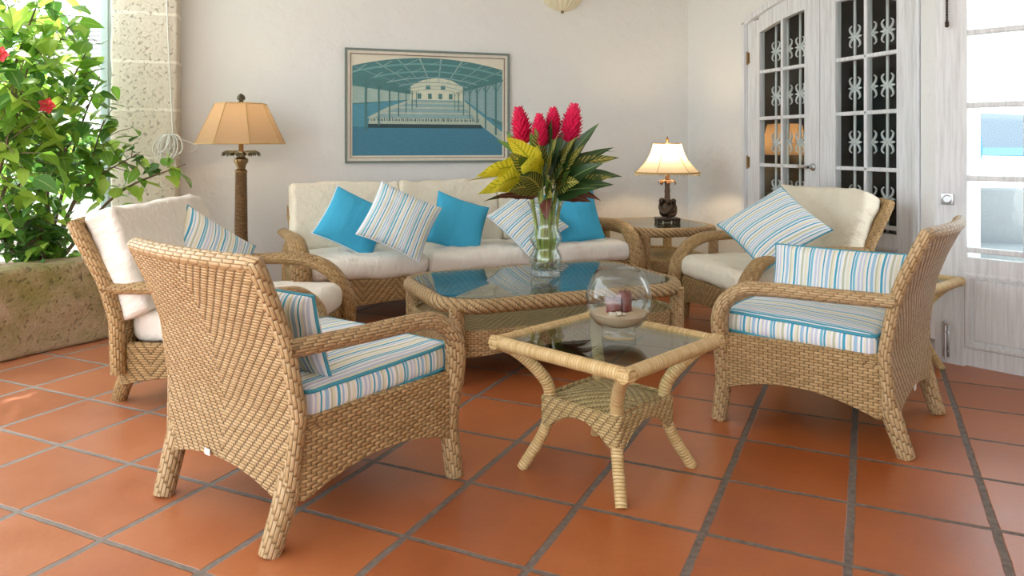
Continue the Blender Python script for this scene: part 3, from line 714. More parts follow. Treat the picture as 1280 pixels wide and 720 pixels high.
# ------------------------------------------------------------------ lounge chairs and sofa (same family)
def lounge(hw, kind, m_seat, m_back, n_seat=1, n_back=1, topz=.815, inset=0.0, ex=.05, bdy=0.0):
    """hw: half width of the seat between the arms"""
    t = thing(kind, 'x', kind.split('_')[-1])
    W2 = hw + .055
    zs = [.14, .40, .56, topz]; ys = [-.36, -.37, -.42, -.42 - .136 * (topz - .56) / .255]; hws = [W2 - inset * .3, W2 - inset * .3, W2 - inset, W2 + .01 - inset]
    bm = back_mesh(zs, ys, hws, .05, lambda s: .16, .0, None, max(16, int(hw * 40)), 14)
    bk = bm.build('backrest', m_wick_d, t)
    rim = [bm.P(-1, q, 0) + Vector((0, .025, 0)) for q in bm.Z] + [bm.P(s, 1, 0) + Vector((0, .025, 0)) for s in bm.S[1:-1]] + [bm.P(1, q, 0) + Vector((0, .025, 0)) for q in bm.Z[::-1]]
    b = MB(); b.tube(rim, .034, 10); b.build('back_rim', m_wick_arm_d, bk)
    path = rrect(W2 - .01, W2 - .01, -.36, .425, .06, .05)
    def zb(x, y):
        fx = 1 - min(1, abs(x) / (W2 - .03)) ** 2; fy = 1 - min(1, abs(y - .03) / .38) ** 2
        return .10 + .05 * max(fx if abs(y) > .33 else 0, fy if abs(x) > hw - .02 else 0)
    skirt_mesh(path, zb, lambda x, y: .285, .04).build('seat_frame', m_wick_d, t)
    b = MB(); b.box((0, .03, .262), (2 * W2 - .08, .74, .025)); b.build('seat_deck', m_wick_d, t)
    ax = hw + .045
    for sx in (-1, 1):
        pts = curve([(ax * sx, .43, .11), (ax * sx, .445, .25), (ax * sx, .425, .37), (ax * sx, .35, .475), (ax * sx, .24, .53), (ax * sx, .10, .545), (ax * sx, -.12, .54), (ax * sx, -.40, .535)], 5)
        rr = np.interp(np.linspace(0, 1, len(pts)), [0, .3, .6, 1], [.040, .040, .036, .026]).tolist()
        b = MB(); b.tube(pts, rr, 16, flat=1.7, up=(1, 0, 0)); b.build('arm', m_wick_arm_d, t, ang=180)
        for y0, y1, xx in ((.39, .40, W2 - .05), (-.34, -.415, W2 - .10)):
            b = MB(); b.tube([(xx * sx, y0, .15), (xx * sx, (y0 + y1) / 2, .07), ((xx - (.0 if y0 > 0 else .03)) * sx, y1, 0)], [.04, .036, .033], 12); b.build('leg', m_wick_arm_d, t)
    sw = 2 * hw / n_seat
    for i in range(n_seat):
        cushion('seat_cushion', t, sw - .006, .76, .145, m_seat, (-hw + sw * (i + .5), .055, .352), (R(1), 0, 0), r=.05, bulge=.02, wr=.012, seed=i * 3.3 + hw)
    bw = 2 * hw / n_back
    for i in range(n_back):
        cushion('back_cushion', t, bw - .004 + (2 * ex if n_back == 1 else 0), .50, .15, m_back, (-hw + bw * (i + .5), -.355 + bdy, .642), (R(90 + 21), 0, 0), r=.028, bulge=.045, wr=.017, sideb=-.012, seed=i * 5.1 + 1.7 + hw)
    return t
C = lounge(.385, 'lounge_chair', m_cream, m_cream); C.location = (3.037, 4.124, 0); C.rotation_euler = (0, 0, R(87))
tag(C, 'brown wicker lounge chair with cream cushions standing before the french doors', 'lounge chair', 'wicker lounge chairs with loose cushions')
D = lounge(.385, 'lounge_chair', m_white, m_white); D.location = (-.188, 3.983, 0); D.rotation_euler = (0, 0, R(-111.6))
tag(D, 'wicker lounge chair with puffy white cushions beside the low stone garden wall', 'lounge chair', 'wicker lounge chairs with loose cushions')
S = lounge(1.215, 'long_sofa', m_white, m_cream, 3, 3, .70, .08, bdy=.03); S.location = (1.355, 5.514, 0); S.rotation_euler = (0, 0, R(186.8))
tag(S, 'long wicker three-seat sofa with cream cushions against the back wall', 'sofa')

# ------------------------------------------------------------------ throw pillows
def on_sofa(x, y, z): return S.matrix_basis @ Vector((x, y, z))
SY = R(6.8)
Mloc = lambda o, p: Matrix.Translation(o.location) @ o.rotation_euler.to_matrix().to_4x4() @ Vector(p)
def px(u, v, d):
    l = (u - 640) / 938.15 * d
    return Vector((l * math.cos(PSI) + d * math.sin(PSI), -l * math.sin(PSI) + d * math.cos(PSI), 1.17 - (v - 182) * d / 938.15))
g5 = 'throw pillows along the sofa'
pillow('throw_pillow', .215, .215, .075, m_teal, m_stripe2, 'turquoise throw pillow with striped piping, by the sofa end nearest the floor lamp', px(442, 278, 5.19), SY + R(4), R(34), R(32), g5, 1.0)
pillow('throw_pillow', .225, .225, .075, m_stripe2, m_stripe2, 'striped throw pillow between two turquoise pillows on the sofa, the one nearer the floor lamp', px(500, 276, 5.06), SY, R(32), R(30), g5, 2.0)
pillow('throw_pillow', .20, .20, .08, m_teal, m_teal, 'turquoise throw pillow in the middle of the sofa between two striped pillows', px(573, 280, 5.50), SY, R(24), R(21), g5, 3.0)
pillow('throw_pillow', .225, .215, .075, m_stripe2, m_stripe2, 'striped throw pillow on the sofa, seen behind the glass vase', px(660, 277, 5.55), SY - R(6), R(38), R(54), g5, 4.0)
pillow('throw_pillow', .205, .205, .08, m_teal, m_teal, 'turquoise throw pillow at the sofa end nearest the corner table', px(717, 271, 5.80), SY - R(12), R(18), R(-9), g5, 5.0)
pillow('throw_pillow', .235, .235, .08, m_stripe2, m_pipe, 'striped throw pillow propped on the cream lounge chair before the french doors', px(966, 284, 4.50), R(-50), R(46), R(44), 'throw pillows on the lounge chairs', 6.0)
pillow('throw_pillow', .22, .22, .08, m_stripe, m_pipe, 'blue and white striped pillow resting on the white lounge chair by the low wall', px(262, 325, 3.92), R(42), R(24), R(38), 'throw pillows on the lounge chairs', 7.0)

# ------------------------------------------------------------------ coffee table and end table
def octa(hx, hy, c, r=.07):
    C = [(hx, -hy + c), (hx, hy - c), (hx - c, hy), (-hx + c, hy), (-hx, hy - c), (-hx, -hy + c), (-hx + c, -hy), (hx - c, -hy)]; P = []
    for i in range(8):
        p = Vector(C[i]); a = (Vector(C[i - 1]) - p); b = (Vector(C[(i + 1) % 8]) - p); a.normalize(); b.normalize()
        for k in range(5): t = k / 4; P.append((p + a * r) * (1 - t) ** 2 + p * 2 * t * (1 - t) + (p + b * r) * t * t)
    out = []
    for i in range(len(P)):
        a, b = P[i], P[(i + 1) % len(P)]; k = max(1, int((b - a).length / .05)); out += [tuple(a.lerp(b, t / k)) for t in range(k)]
    return out
def wicker_table(name, hx, hy, c, ht, shelf, skb, leg_in=.05, lr=.04):
    t = thing(name, 'x', 'table')
    P = octa(hx - .035, hy - .035, c)
    b = MB(); b.tube([(x, y, ht - .038) for x, y in P], .038, 12, closed=True, up=(0, 0, 1)); b.build('table_rim', m_wick, t, ang=180)
    P2 = octa(hx - .055, hy - .055, c)
    b = MB(); b.prism(P2, ht - .010, ht - .002); b.build('glass_top', m_glass_top, t, smooth=False)
    for sx in (-1, 1):
        for sy in (-1, 1):
            b = MB(); x, y = (hx - leg_in - c * .28) * sx, (hy - leg_in - c * .28) * sy
            b.tube([(x, y, ht - .04), (x, y, shelf), (x, y, .05), (x, y, 0)], [lr, lr, lr * .95, lr * .9], 12); b.build('leg', m_wick_arm, t)
    P3 = octa(hx - .04, hy - .04, c)
    sk = skirt_mesh(P3, lambda x, y: skb + .05 * (1 - min(1, abs(x) / hx) ** 2) * (abs(y) > hy * .6), lambda x, y: shelf, .03); sk.build('lower_frame', m_wick_s, t)
    b = MB(); b.prism(octa(hx - .06, hy - .06, c), shelf - .03, shelf - .012); b.build('shelf', m_wick_d, t, smooth=False)
    return t
CT = wicker_table('coffee_table', .735, .475, .13, .42, .255, .115); CT.location = (1.45, 4.035, 0); CT.rotation_euler = (0, 0, R(6))
tag(CT, 'low wicker coffee table with cut corners and a glass top, before the sofa', 'coffee table')
ET = wicker_table('end_table', .40, .47, .15, .515, .25, .12); ET.location = (3.11, 5.74, 0); ET.rotation_euler = (0, 0, R(0))
tag(ET, 'wicker corner table with glass top under the lit table lamp', 'end table')

# pale rattan side tables
def side_table():
    t = thing('side_table', 'x', 'side table'); a, z = .283, .457; r = .024
    P = [(-a, -a, z), (a, -a, z), (a, a, z), (-a, a, z)]
    for i in range(4):
        p, q = Vector(P[i]), Vector(P[(i + 1) % 4]); d = (q - p).normalized()
        b = MB(); b.tube([p - d * .022, p, p + d * .03] + [p.lerp(q, k / 12) for k in range(1, 12)] + [q - d * .03, q, q + d * .022], r, 12); b.build('rim_rail', m_rattan, t)
    b = MB(); b.box((0, 0, z + .006), (2 * a - .03, 2 * a - .03, .008)); b.build('glass_top', m_glass_top, t, smooth=False)
    # woven basket shelf, square with concave lower edge
    path = rrect(.176, .176, -.176, .176, .025, .02)
    def zb(x, y):
        e = min(1, min(abs(x), abs(y)) / .14); return .155 + .07 * (1 - e * e)
    zt = lambda x, y: .262
    skirt_mesh(path, zb, zt, .02).build('basket_side', m_pale_w, t)
    rows = []; K = 14
    for i in range(K + 1):
        rows.append([Vector((.15 * (-1 + 2 * i / K), .15 * (-1 + 2 * j / K), .262 + .028 * (1 - (-1 + 2 * i / K) ** 2) * (1 - (-1 + 2 * j / K) ** 2))) for j in range(K + 1)])
    b = MB(); b.grid(rows, [[(p.x, p.y) for p in q] for q in rows]); b.build('basket_top', m_pale_w, t)
    for sx in (-1, 1):
        for sy in (-1, 1):
            s2 = Vector((sx, sy, 0))
            pts = curve([s2 * .278 + Vector((0, 0, .452)), s2 * .235 + Vector((0, 0, .425)), s2 * .185 + Vector((0, 0, .365)), s2 * .152 + Vector((0, 0, .30)), s2 * .148 + Vector((0, 0, .22)), s2 * .164 + Vector((0, 0, .13)), s2 * .220], 6)
            b = MB(); b.tube(pts, [.023] * 20 + np.linspace(.023, .020, len(pts) - 20).tolist(), 12); b.build('leg', m_rattan, t)
    return t
T1 = side_table(); T1.location = (1.151, 2.499, 0); T1.rotation_euler = (0, 0, R(28.7))
tag(T1, 'pale rattan side table with square glass top, under the glass candle bowl', 'side table', 'pale rattan side tables')
b = MB(); b.box((0, 0, 0), (.03, .002, .022)); b.build('care_tag', plain('paper tag', (.8, .8, .76), .6), T1, loc=(.105, -.161, .25), rot=(R(-8), R(-12), 0))
b = MB(); b.box((0, 0, .0), (.022, .001, .003)); b.build
T2 = copy_tree(T1); T2.location = (3.05, 3.20, 0); T2.rotation_euler = (0, 0, R(-22) + R(45))
tag(T2, 'pale rattan side table half hidden behind the armchair by the open door', 'side table')

# ------------------------------------------------------------------ lamps
def floor_lamp():
    t = thing('floor_lamp', 'tall palm-trunk floor lamp with amber silk shade beside the sofa', 'lamp', (-.24, 5.86, 0))
    b = MB(); b.lathe([(.001, 0), (.15, 0), (.155, .02), (.14, .035), (.09, .05), (.06, .08), (.05, .11)], 28, capb=True); b.build('base', m_green_bronze, t)
    b = MB(); prof = [(.05, .10)]
    k = 60
    for i in range(k):
        z = .11 + .86 * i / k; r = .046 - .010 * i / k
        prof += [(r, z), (r + .006, z + .010), (r + .001, z + .0135)]
    b.lathe(prof, 16, rf=lambda a, i: 1 + .06 * math.cos(8 * a + (i // 3 % 2) * math.pi)); b.build('pole', m_bark, t)
    b = MB(); b.lathe([(.043, .46), (.047, .465), (.047, .485), (.042, .49)], 20); b.build('pole_ring', m_brass, t)
    b = MB(); b.lathe([(.036, .965), (.044, .975), (.044, .985), (.030, 1.0), (.036, 1.03), (.050, 1.05), (.050, 1.07), (.028, 1.085), (.024, 1.10), (.030, 1.12), (.018, 1.135), (.016, 1.22)], 20); b.build('collar', m_brass, t)
    b = MB()
    for i in range(10):
        a = 2 * math.pi * i / 10; d = Vector((math.cos(a), math.sin(a), 0)); q = Vector((-d.y, d.x, 0)); rows = []
        for j, (r, z, w) in enumerate(((.02, 1.115, .012), (.06, 1.128, .022), (.10, 1.13, .030), (.13, 1.118, .026), (.138, 1.095, .008))):
            rows.append([d * r + Vector((0, 0, z - .006)) - q * w, d * r + Vector((0, 0, z + .005)), d * r + Vector((0, 0, z - .006)) + q * w])
        b.grid(rows)
    b.build('leaf_crown', m_green_bronze, t)
    b = MB(); k = 8; rows = []; uvs = []
    R0, R1, z0, z1 = .318, .180, 1.185, 1.475
    rf = lambda a, f: (1 if f else 1) / max(.001, math.cos((a % (2 * math.pi / k)) - math.pi / k)) * math.cos(math.pi / k)
    n = 64
    prof = [(R0 + (R1 - R0) * j / 8, z0 + (z1 - z0) * j / 8) for j in range(9)]
    b.lathe(prof, n, rf=lambda a, i: rf(a, 1)); sh = b.build('lamp_shade', m_amber, t, ang=15)
    b = MB()
    for r, z in ((R0, z0), (R1, z1)): b.tube([(r * rf(2 * math.pi * q / n, 1) * math.cos(2 * math.pi * q / n), r * rf(2 * math.pi * q / n, 1) * math.sin(2 * math.pi * q / n), z) for q in range(n)], .005, 6, closed=True)
    for q in range(k):
        a = 2 * math.pi * q / k; b.tube([(R0 * math.cos(a), R0 * math.sin(a), z0), (R1 * math.cos(a), R1 * math.sin(a), z1)], .004, 6)
    b.build('shade_trim', m_trim_gold, sh)
    b = MB(); b.lathe([(.012, 1.22), (.016, 1.24), (.016, 1.29), (.012, 1.30)], 12); b.tube([(0, 0, 1.30), (0, 0, 1.48)], .003, 6)
    for a in range(3): b.tube([(0, 0, 1.468), (R1 * .97 * math.cos(a * 2.094), R1 * .97 * math.sin(a * 2.094), 1.474)], .003, 6)
    b.build('lamp_fitting', m_brass, t)
    b = MB(); b.lathe([(.008, 1.475), (.015, 1.48), (.020, 1.49), (.010, 1.50), (.024, 1.508), (.026, 1.525), (.018, 1.54), (.004, 1.552)], 14, rf=lambda a, i: 1 + .15 * math.cos(6 * a)); b.build('finial', m_green_bronze, t)
    return t
FL = floor_lamp(); FL.rotation_euler = (0, 0, R(12))
def bulb(parent, z, energy, rad=.035, colr=(1, .70, .38)):
    ld = bpy.data.lights.new('bulb_light', 'POINT'); ld.energy = energy; ld.color = colr; ld.shadow_soft_size = rad
    lo = bpy.data.objects.new('bulb_light', ld); col.objects.link(lo); lo.parent = parent; lo.location = (0, 0, z)
bulb(FL, 1.345, 2.4, .035, (1, .78, .5))
def table_lamp():
    t = thing('table_lamp', 'lit table lamp with ivory bell shade and carved dark figure base in the corner', 'lamp', (3.195, 5.72, .514))
    b = MB(); b.rbox((0, 0, .032), (.20, .15, .022), .008, 2); 
    for x in (-.075, .075):
        for y in (-.05, .05): b.rbox((x, y, .011), (.045, .04, .022), .006, 2)
    b.box((0, -.0, .012), (.06, .03, .02)); b.build('base', m_bronze, t)
    # crouching carved figure curled round the stem: one continuous body
    b = MB()
    b.ball((0, .0, .115), .062, 16, 12, sc3=(1.0, .8, 1.15)); b.ball((.018, -.028, .098), .045, 14, 10); b.ball((-.03, -.02, .09), .042, 14, 10)
    b.tube(curve([(-.058, 0, .16), (-.066, -.03, .12), (-.04, -.06, .085), (.01, -.062, .11), (.03, -.05, .15)], 5), .014, 8)
    b.tube(curve([(.058, 0, .16), (.064, -.03, .11), (.045, -.058, .07), (-.01, -.06, .06)], 5), .016, 8)
    b.ball((-.048, -.01, .185), .026, 12, 9); b.ball((.052, -.005, .18), .024, 12, 9); b.ball((.008, -.035, .18), .024, 12, 9)
    b.build('figure', m_bronze, t)
    b = MB(); b.lathe([(.022, .12), (.024, .20), (.021, .25), (.024, .26), (.020, .30), (.021, .34), (.028, .345), (.020, .355), (.018, .40), (.012, .41), (.010, .52)], 14, rf=lambda a, i: 1 + .08 * math.cos(5 * a)); b.build('stem', plain('carved brown stem', (.10, .045, .02), .4, .1, .4, 40, .4), t)
    b = MB()
    for i in range(7):
        a = 2 * math.pi * i / 7 + .2; d = Vector((math.cos(a), math.sin(a), 0)); q = Vector((-d.y, d.x, 0)); rows = []
        for r, z, w in ((.015, .338, .010), (.040, .358, .018), (.066, .352, .020), (.078, .335, .014), (.072, .318, .004)):
            rows.append([d * r + Vector((0, 0, z)) - q * w, d * r + Vector((0, 0, z + .008)), d * r + Vector((0, 0, z)) + q * w])
        b.grid(rows)
    b.build('palm_crown', plain('bronze fronds', (.20, .10, .05), .4, .3, .4, 40, .3), t)
    z0, z1, R0, R1 = .425, .672, .268, .118; n = 64
    prof = [(R1 + (R0 - R1) * (j / 12) ** 1.0 - .030 * math.sin(math.pi * j / 12), z1 + (z0 - z1) * j / 12) for j in range(13)][::-1]
    rf = lambda a, i: 1 + .018 * math.cos(6 * a)
    b = MB(); b.lathe(prof, n, rf=rf); sh = b.build('lamp_shade', m_ivory, t, ang=180)
    b = MB()
    for r, z, q in ((R0, z0, .008), (R1, z1, .004)): b.tube([(r * rf(2 * math.pi * k / n, 0) * math.cos(2 * math.pi * k / n), r * rf(2 * math.pi * k / n, 0) * math.sin(2 * math.pi * k / n), z) for k in range(n)], q, 6, closed=True)
    for k in range(6):
        a = 2 * math.pi * k / 6; b.tube([(r * 1.02 * math.cos(a), r * 1.02 * math.sin(a), z) for r, z in prof], .0028, 6)
    b.build('shade_trim', m_trim_gold, sh)
    b = MB(); b.ball((0, 0, 0), .0055, 7, 5, sc3=(1, 1, 1.3)); bead = b.build('bead', plain('glass beads', (.8, .62, .38), .25, 0, .4, 200, 0), sh)
    for k in range(56):
        a = 2 * math.pi * k / 56; o = bead if k == 0 else bead.copy()
        if k: col.objects.link(o); o.parent = sh
        o.location = (R0 * math.cos(a), R0 * math.sin(a), z0 - .014 - .004 * (k % 2))
    b = MB(); b.lathe([(.010, .50), (.015, .515), (.015, .555), (.010, .56)], 12); b.tube([(0, 0, .56), (0, 0, .676)], .003, 6)
    for a in range(3): b.tube([(0, 0, .668), (R1 * .97 * math.cos(a * 2.094), R1 * .97 * math.sin(a * 2.094), .671)], .003, 6)
    b.build('lamp_fitting', m_brass, t)
    b = MB(); b.lathe([(.006, .675), (.014, .682), (.008, .69), (.016, .70), (.009, .708), (.013, .716), (.007, .726), (.003, .737)], 12); b.build('finial', m_brass, t)
    return t
TL = table_lamp(); TL.rotation_euler = (0, 0, R(-17.5)); bulb(TL, .575, 13, .04, (1, .72, .42))

# ------------------------------------------------------------------ picture on the back wall
def wpt(u, v):
    t = (u - 640) / 938.15; d = (BY - .02) / (math.cos(PSI) - t * math.sin(PSI)); return (d * (t * math.cos(PSI) + math.sin(PSI)), 1.17 - (v - 182) * d / 938.15)
(xl, zt_), (xr, _) = wpt(431, 59.5), wpt(636.5, 67); _, zb_ = wpt(431, 204)
def picture():
    w, h = xr - xl, zt_ - zb_
    t = thing('framed_picture', 'framed teal print of a glass-roofed bathing hall above the sofa', 'picture', ((xl + xr) / 2, BY, (zt_ + zb_) / 2))
    def ring(o, i, y0, y1, mat, name, par):
        b = MB(); V = []
        for (hx, hz), y in ((o, y0), (o, y1), (i, y1), (i, y0)): V += [(-hx, y, -hz), (hx, y, -hz), (hx, y, hz), (-hx, y, hz)]
        F = []
        for k in range(4):
            for q in range(4): F.append((k * 4 + q, k * 4 + (q + 1) % 4, ((k + 1) % 4) * 4 + (q + 1) % 4, ((k + 1) % 4) * 4 + q))
        b.add(V, F); return b.build(name, mat, par, smooth=False)
    hw, hh = w / 2, h / 2
    f = ring((hw, hh), (hw - .018, hh - .018), -.001, -.035, plain('grey green frame', (.17, .21, .19), .5, 0, .2), 'frame', t)
    ring((hw - .018, hh - .018), (hw - .042, hh - .042), -.001, -.026, plain('cream frame bevel', (.68, .64, .55), .5), 'inner_frame', t)
    ring((hw - .042, hh - .042), (hw - .047, hh - .047), -.001, -.022, plain('brown slip', (.20, .13, .09), .5), 'slip', f)
    b = MB(); b.box((0, -.008, 0), (w - .09, .006, h - .09)); b.build('mat_board', plain('cream mat', (.72, .68, .56), .7, 0, .05), t, smooth=False)
    # print: generic perspective hall, flat pieces in layers
    cols = dict(sky=(.33, .46, .42), roof=(.07, .21, .22), beam=(.15, .35, .35), light=(.62, .66, .52), deck=(.42, .50, .42), water=(.08, .28, .37), deep=(.05, .20, .30), post=(.07, .20, .20), dark=(.02, .06, .07), pale=(.25, .40, .42))
    names = list(cols); mats = []
    for kx in names:
        s = N('print ' + kx); c0 = cols[kx]; o = s.obj(); mp = s.n('ShaderNodeMapping'); mp.inputs['Scale'].default_value = (6, 1, 30); s.put(mp.inputs[0], o)
        s.set(Base_Color=s.mix(s.noise(3, 4, .6, mp.outputs[0]), tuple(x * .75 for x in c0), tuple(x * 1.25 for x in c0)), Roughness=.5); mats.append(s.m)
    b = MB(); PW, PH = hw - .062, hh - .062; lay = [0]
    def poly(pts, k):
        lay[0] += 1; y = -.0112 - lay[0] * .00002
        b.add([(x * PW, y, z * PH) for x, z in pts], [list(range(len(pts)))], None, names.index(k))
    topz = lambda x: .80 + .20 * (1 - x * x)
    poly([(-1, -1), (1, -1), (1, topz(1))] + [(x, topz(x)) for x in np.linspace(.95, -.95, 30)] + [(-1, topz(-1))], 'roof')
    VP = (.10, .18)
    def toward(p, t): return (p[0] + (VP[0] - p[0]) * t, p[1] + (VP[1] - p[1]) * t)
    poly([(-1, .40), toward((-1, .40), .9), toward((-1, .05), .9), (-1, .05)], 'sky'); poly([(1, .55), toward((1, .55), .9), toward((1, -.3), .9), (1, -.3)], 'pale')
    poly([(-.25, .10), (.45, .10), (.45, .42), (.30, .55), (.10, .60), (-.10, .54), (-.25, .42)], 'light')
    for x in (-.16, -.02, .12, .26): poly([(x, .16), (x + .05, .16), (x + .05, .27), (x, .27)], 'post')
    for x in (-.05, .15): poly([(x, .36), (x + .06, .36), (x + .06, .44), (x, .44)], 'post')
    poly([(-1, .02), (-.2, .14), (.5, .14), (1, -.42), (1, -1), (-1, -1)], 'water')
    poly([(-1, -.42), (.9, -.42), (1, -.62), (1, -1), (-1, -1)], 'deep')
    poly([(-.2, .14), (-.8, -.26), (.68, -.26), (.40, .14)], 'pale'); 
    for q in (.0, .12, .26): poly([(-.27 - q * 1.3, .09 - q * .8), (.44 + q * .62, .09 - q * .8), (.45 + q * .62, .055 - q * .8), (-.29 - q * 1.3, .055 - q * .8)], 'deck')
    poly([(-.78, -.24), (.70, -.24), (.72, -.36), (-.80, -.36)], 'deck'); poly([(-.80, -.36), (.72, -.36), (.72, -.44), (-.80, -.44)], 'dark')
    poly([(.40, .14), (.46, .14), (1, -.52), (1, -.72), (.72, -.40)], 'deck')
    poly([(-.2, .14), (-.26, .14), (-.55, -.02), (-.82, -.24), (-.74, -.24)], 'deck')
    random.seed(4)
    for i in range(60):
        x = -.76 + 1.44 * i / 60 + random.uniform(-.008, .008); hgt = random.uniform(.04, .075); poly([(x, -.30), (x + .011, -.30), (x + .009, -.30 + hgt), (x + .002, -.30 + hgt)], 'dark')
    for i in range(8):   # purlins towards the vanishing point
        p = (-1 + 2 * i / 7, topz(-1 + 2 * i / 7) * .99); q = toward(p, .62); poly([p, (p[0] + .02, p[1]), (q[0] + .006, q[1]), q], 'sky' if i % 2 else 'pale')
    for t_ in (0, .22, .40, .54, .65, .74):   # arched trusses
        P = [toward((x, topz(x) - .14), t_) for x in np.linspace(-1, 1, 13)]; k = (1 - t_) * .035
        for p, q in zip(P, P[1:]): poly([p, q, (q[0], q[1] + k), (p[0], p[1] + k)], 'beam' if t_ < .3 else 'pale')
        for p, q in zip(P[::2], P[1::2]): poly([p, (p[0] + k * .6, p[1]), (q[0] + k * .6, q[1] + .11 * (1 - t_)), (q[0], q[1] + .11 * (1 - t_))], 'pale')
    for t_ in (.05, .22, .36, .48, .58, .66, .72):   # posts
        for x0, zb0 in ((-.88, -.55), (.95, -.62)):
            p = toward((x0, .62), t_); q = toward((x0, zb0), t_); k = (1 - t_) * .028; poly([(q[0] - k / 2, q[1]), (q[0] + k / 2, q[1]), (p[0] + k / 2, p[1]), (p[0] - k / 2, p[1])], 'post')
            for sg in (-1, 1): m_ = (p[0] + sg * .10 * (1 - t_), p[1]); e_ = toward((x0, .34), t_); poly([e_, (e_[0] + k * .5, e_[1]), (m_[0] + k * .5, m_[1]), m_], 'post')
    b.build('print', mats, t, smooth=False)
picture()

# shell uplighter on the back wall
sx_, sz_ = wpt(703, 14)
t = thing('wall_sconce', 'cream fluted shell wall light high above the sofa', 'wall light', (sx_, BY, sz_))
b = MB(); rows = []
for i in range(12):
    q = i / 11; r = .02 + .165 * math.sin(q * math.pi / 2 * .98); z = .155 * q ** 1.7
    rows.append([Vector((r * math.cos(a) * (1 + .05 * math.cos(a * 20)), -max(.0, r * .8 * math.sin(a) * (1 + .05 * math.cos(a * 20))), z)) for a in [math.pi * k / 80 for k in range(81)]])
b.grid(rows); b.build('shell_bowl', plain('cream ceramic', (.74, .69, .50), .5, 0, .06), t)
b = MB(); b.ball((0, -.02, -.006), .016, 10, 8); b.build('knob', m_brass, t)
b = MB(); b.lathe([(.001, 0), (.05, 0), (.05, .012), (.001, .014)], 16); b.build('wall_plate', plain('cream plate', (.7, .66, .5), .5), t, loc=(0, 0, .09), rot=(R(90), 0, 0))

# rope tied on the column
rp = MB(); m_rope = fabric('white cotton cord', (.74, .73, .68), 0)
cx, cz = -.735, 1.17 + 7 * 5.7 / 938
rp.tube(curve([(-.80, 6.165, 2.895), (-.77, 6.163, 2.0), (-.742, 6.160, 1.40), (-.735, 6.158, 1.22)], 8), .005, 6)
random.seed(7)
for k in range(11):
    a0 = random.uniform(0, 6.28); L = random.uniform(.07, .13); w2 = random.uniform(.03, .06); dx = random.uniform(-.09, .06); pts = []
    for i in range(16):
        a = 2 * math.pi * i / 16; pts.append((cx + dx * .6 + w2 * math.sin(a) + dx * .4 * (1 - math.cos(a)), 6.157 - .012 - .004 * k * (.4 + .3 * math.sin(a)), cz + .04 - L * (1 - math.cos(a)) * .9))
    rp.tube(pts, .0045, 5, closed=True)
rp.tube(curve([(cx + .01, 6.14, cz + .02), (cx + .12, 6.13, cz - .02), (cx + .17, 6.13, cz - .05), (cx + .13, 6.13, cz - .09)], 6), .0045, 5)
rp.tube(curve([(cx, 6.14, cz - .02), (cx + .02, 6.14, cz - .2), (cx + .05, 6.14, cz - .27)], 6), .0045, 5)
rp.tube([(cx - .025, 6.15, cz + .03), (cx + .03, 6.14, cz + .03)], .010, 8)
ro = rp.build('tied_rope', m_rope); tag(ro, 'white cord hanging down the stone column, tied in a looped bundle', 'rope')

# ------------------------------------------------------------------ vase of flowers on the coffee table
VZ = .422; VX = Vector((1.475, 4.035, VZ))
vp = [(.055, .004), (.068, .006), (.070, .02), (.064, .035), (.066, .055), (.074, .085), (.074, .12), (.060, .15), (.056, .165), (.064, .19), (.074, .21), (.074, .235), (.058, .27), (.054, .30), (.060, .35), (.075, .40), (.088, .43)]
tv = thing('glass_vase', 'tall rippled clear glass vase on the coffee table, holding tropical flowers', 'vase', VX)
b = MB(); b.lathe([(.001, .001), (.055, .001)] + vp + [(.084, .43), (.071, .40), (.056, .35), (.050, .30), (.054, .27), (.069, .235), (.069, .21), (.060, .19), (.052, .165), (.056, .15), (.069, .12), (.069, .085), (.062, .055), (.05, .04), (.001, .035)], 40, rf=lambda a, i: 1.25 + .035 * math.cos(8 * a)); b.build('vase_body', m_glass, tv, ang=180)
m_water = thin_glass('water', (.93, .97, .93), 1.33); b = MB()
b.lathe([(.001, .037), (.049, .041), (.061, .056), (.068, .085), (.068, .12), (.055, .15), (.051, .165), (.059, .19), (.068, .21), (.068, .235), (.055, .262), (.001, .262)], 32, rf=lambda a, i: 1.22)
wo = b.build('vase_water', m_water, loc=VX, ang=180); tag(wo, 'clear water filling the rippled glass vase', 'water', None, 'stuff')
b = MB(); random.seed(3)
for i in range(100):
    a = random.uniform(0, 6.28); r = .062 * math.sqrt(random.random()); b.ball((r * math.cos(a), r * math.sin(a), .050 + random.uniform(0, .045)), random.uniform(.007, .012), 7, 5, sc3=(1, .8, .7), m=i % 3)
po = b.build('vase_pebbles', [plain('pale pebble', (.62, .58, .5), .5), plain('grey pebble', (.28, .26, .24), .5), plain('tan pebble', (.45, .36, .26), .5)], loc=VX); tag(po, 'pale and grey pebbles at the bottom of the glass vase', 'pebbles', None, 'stuff')

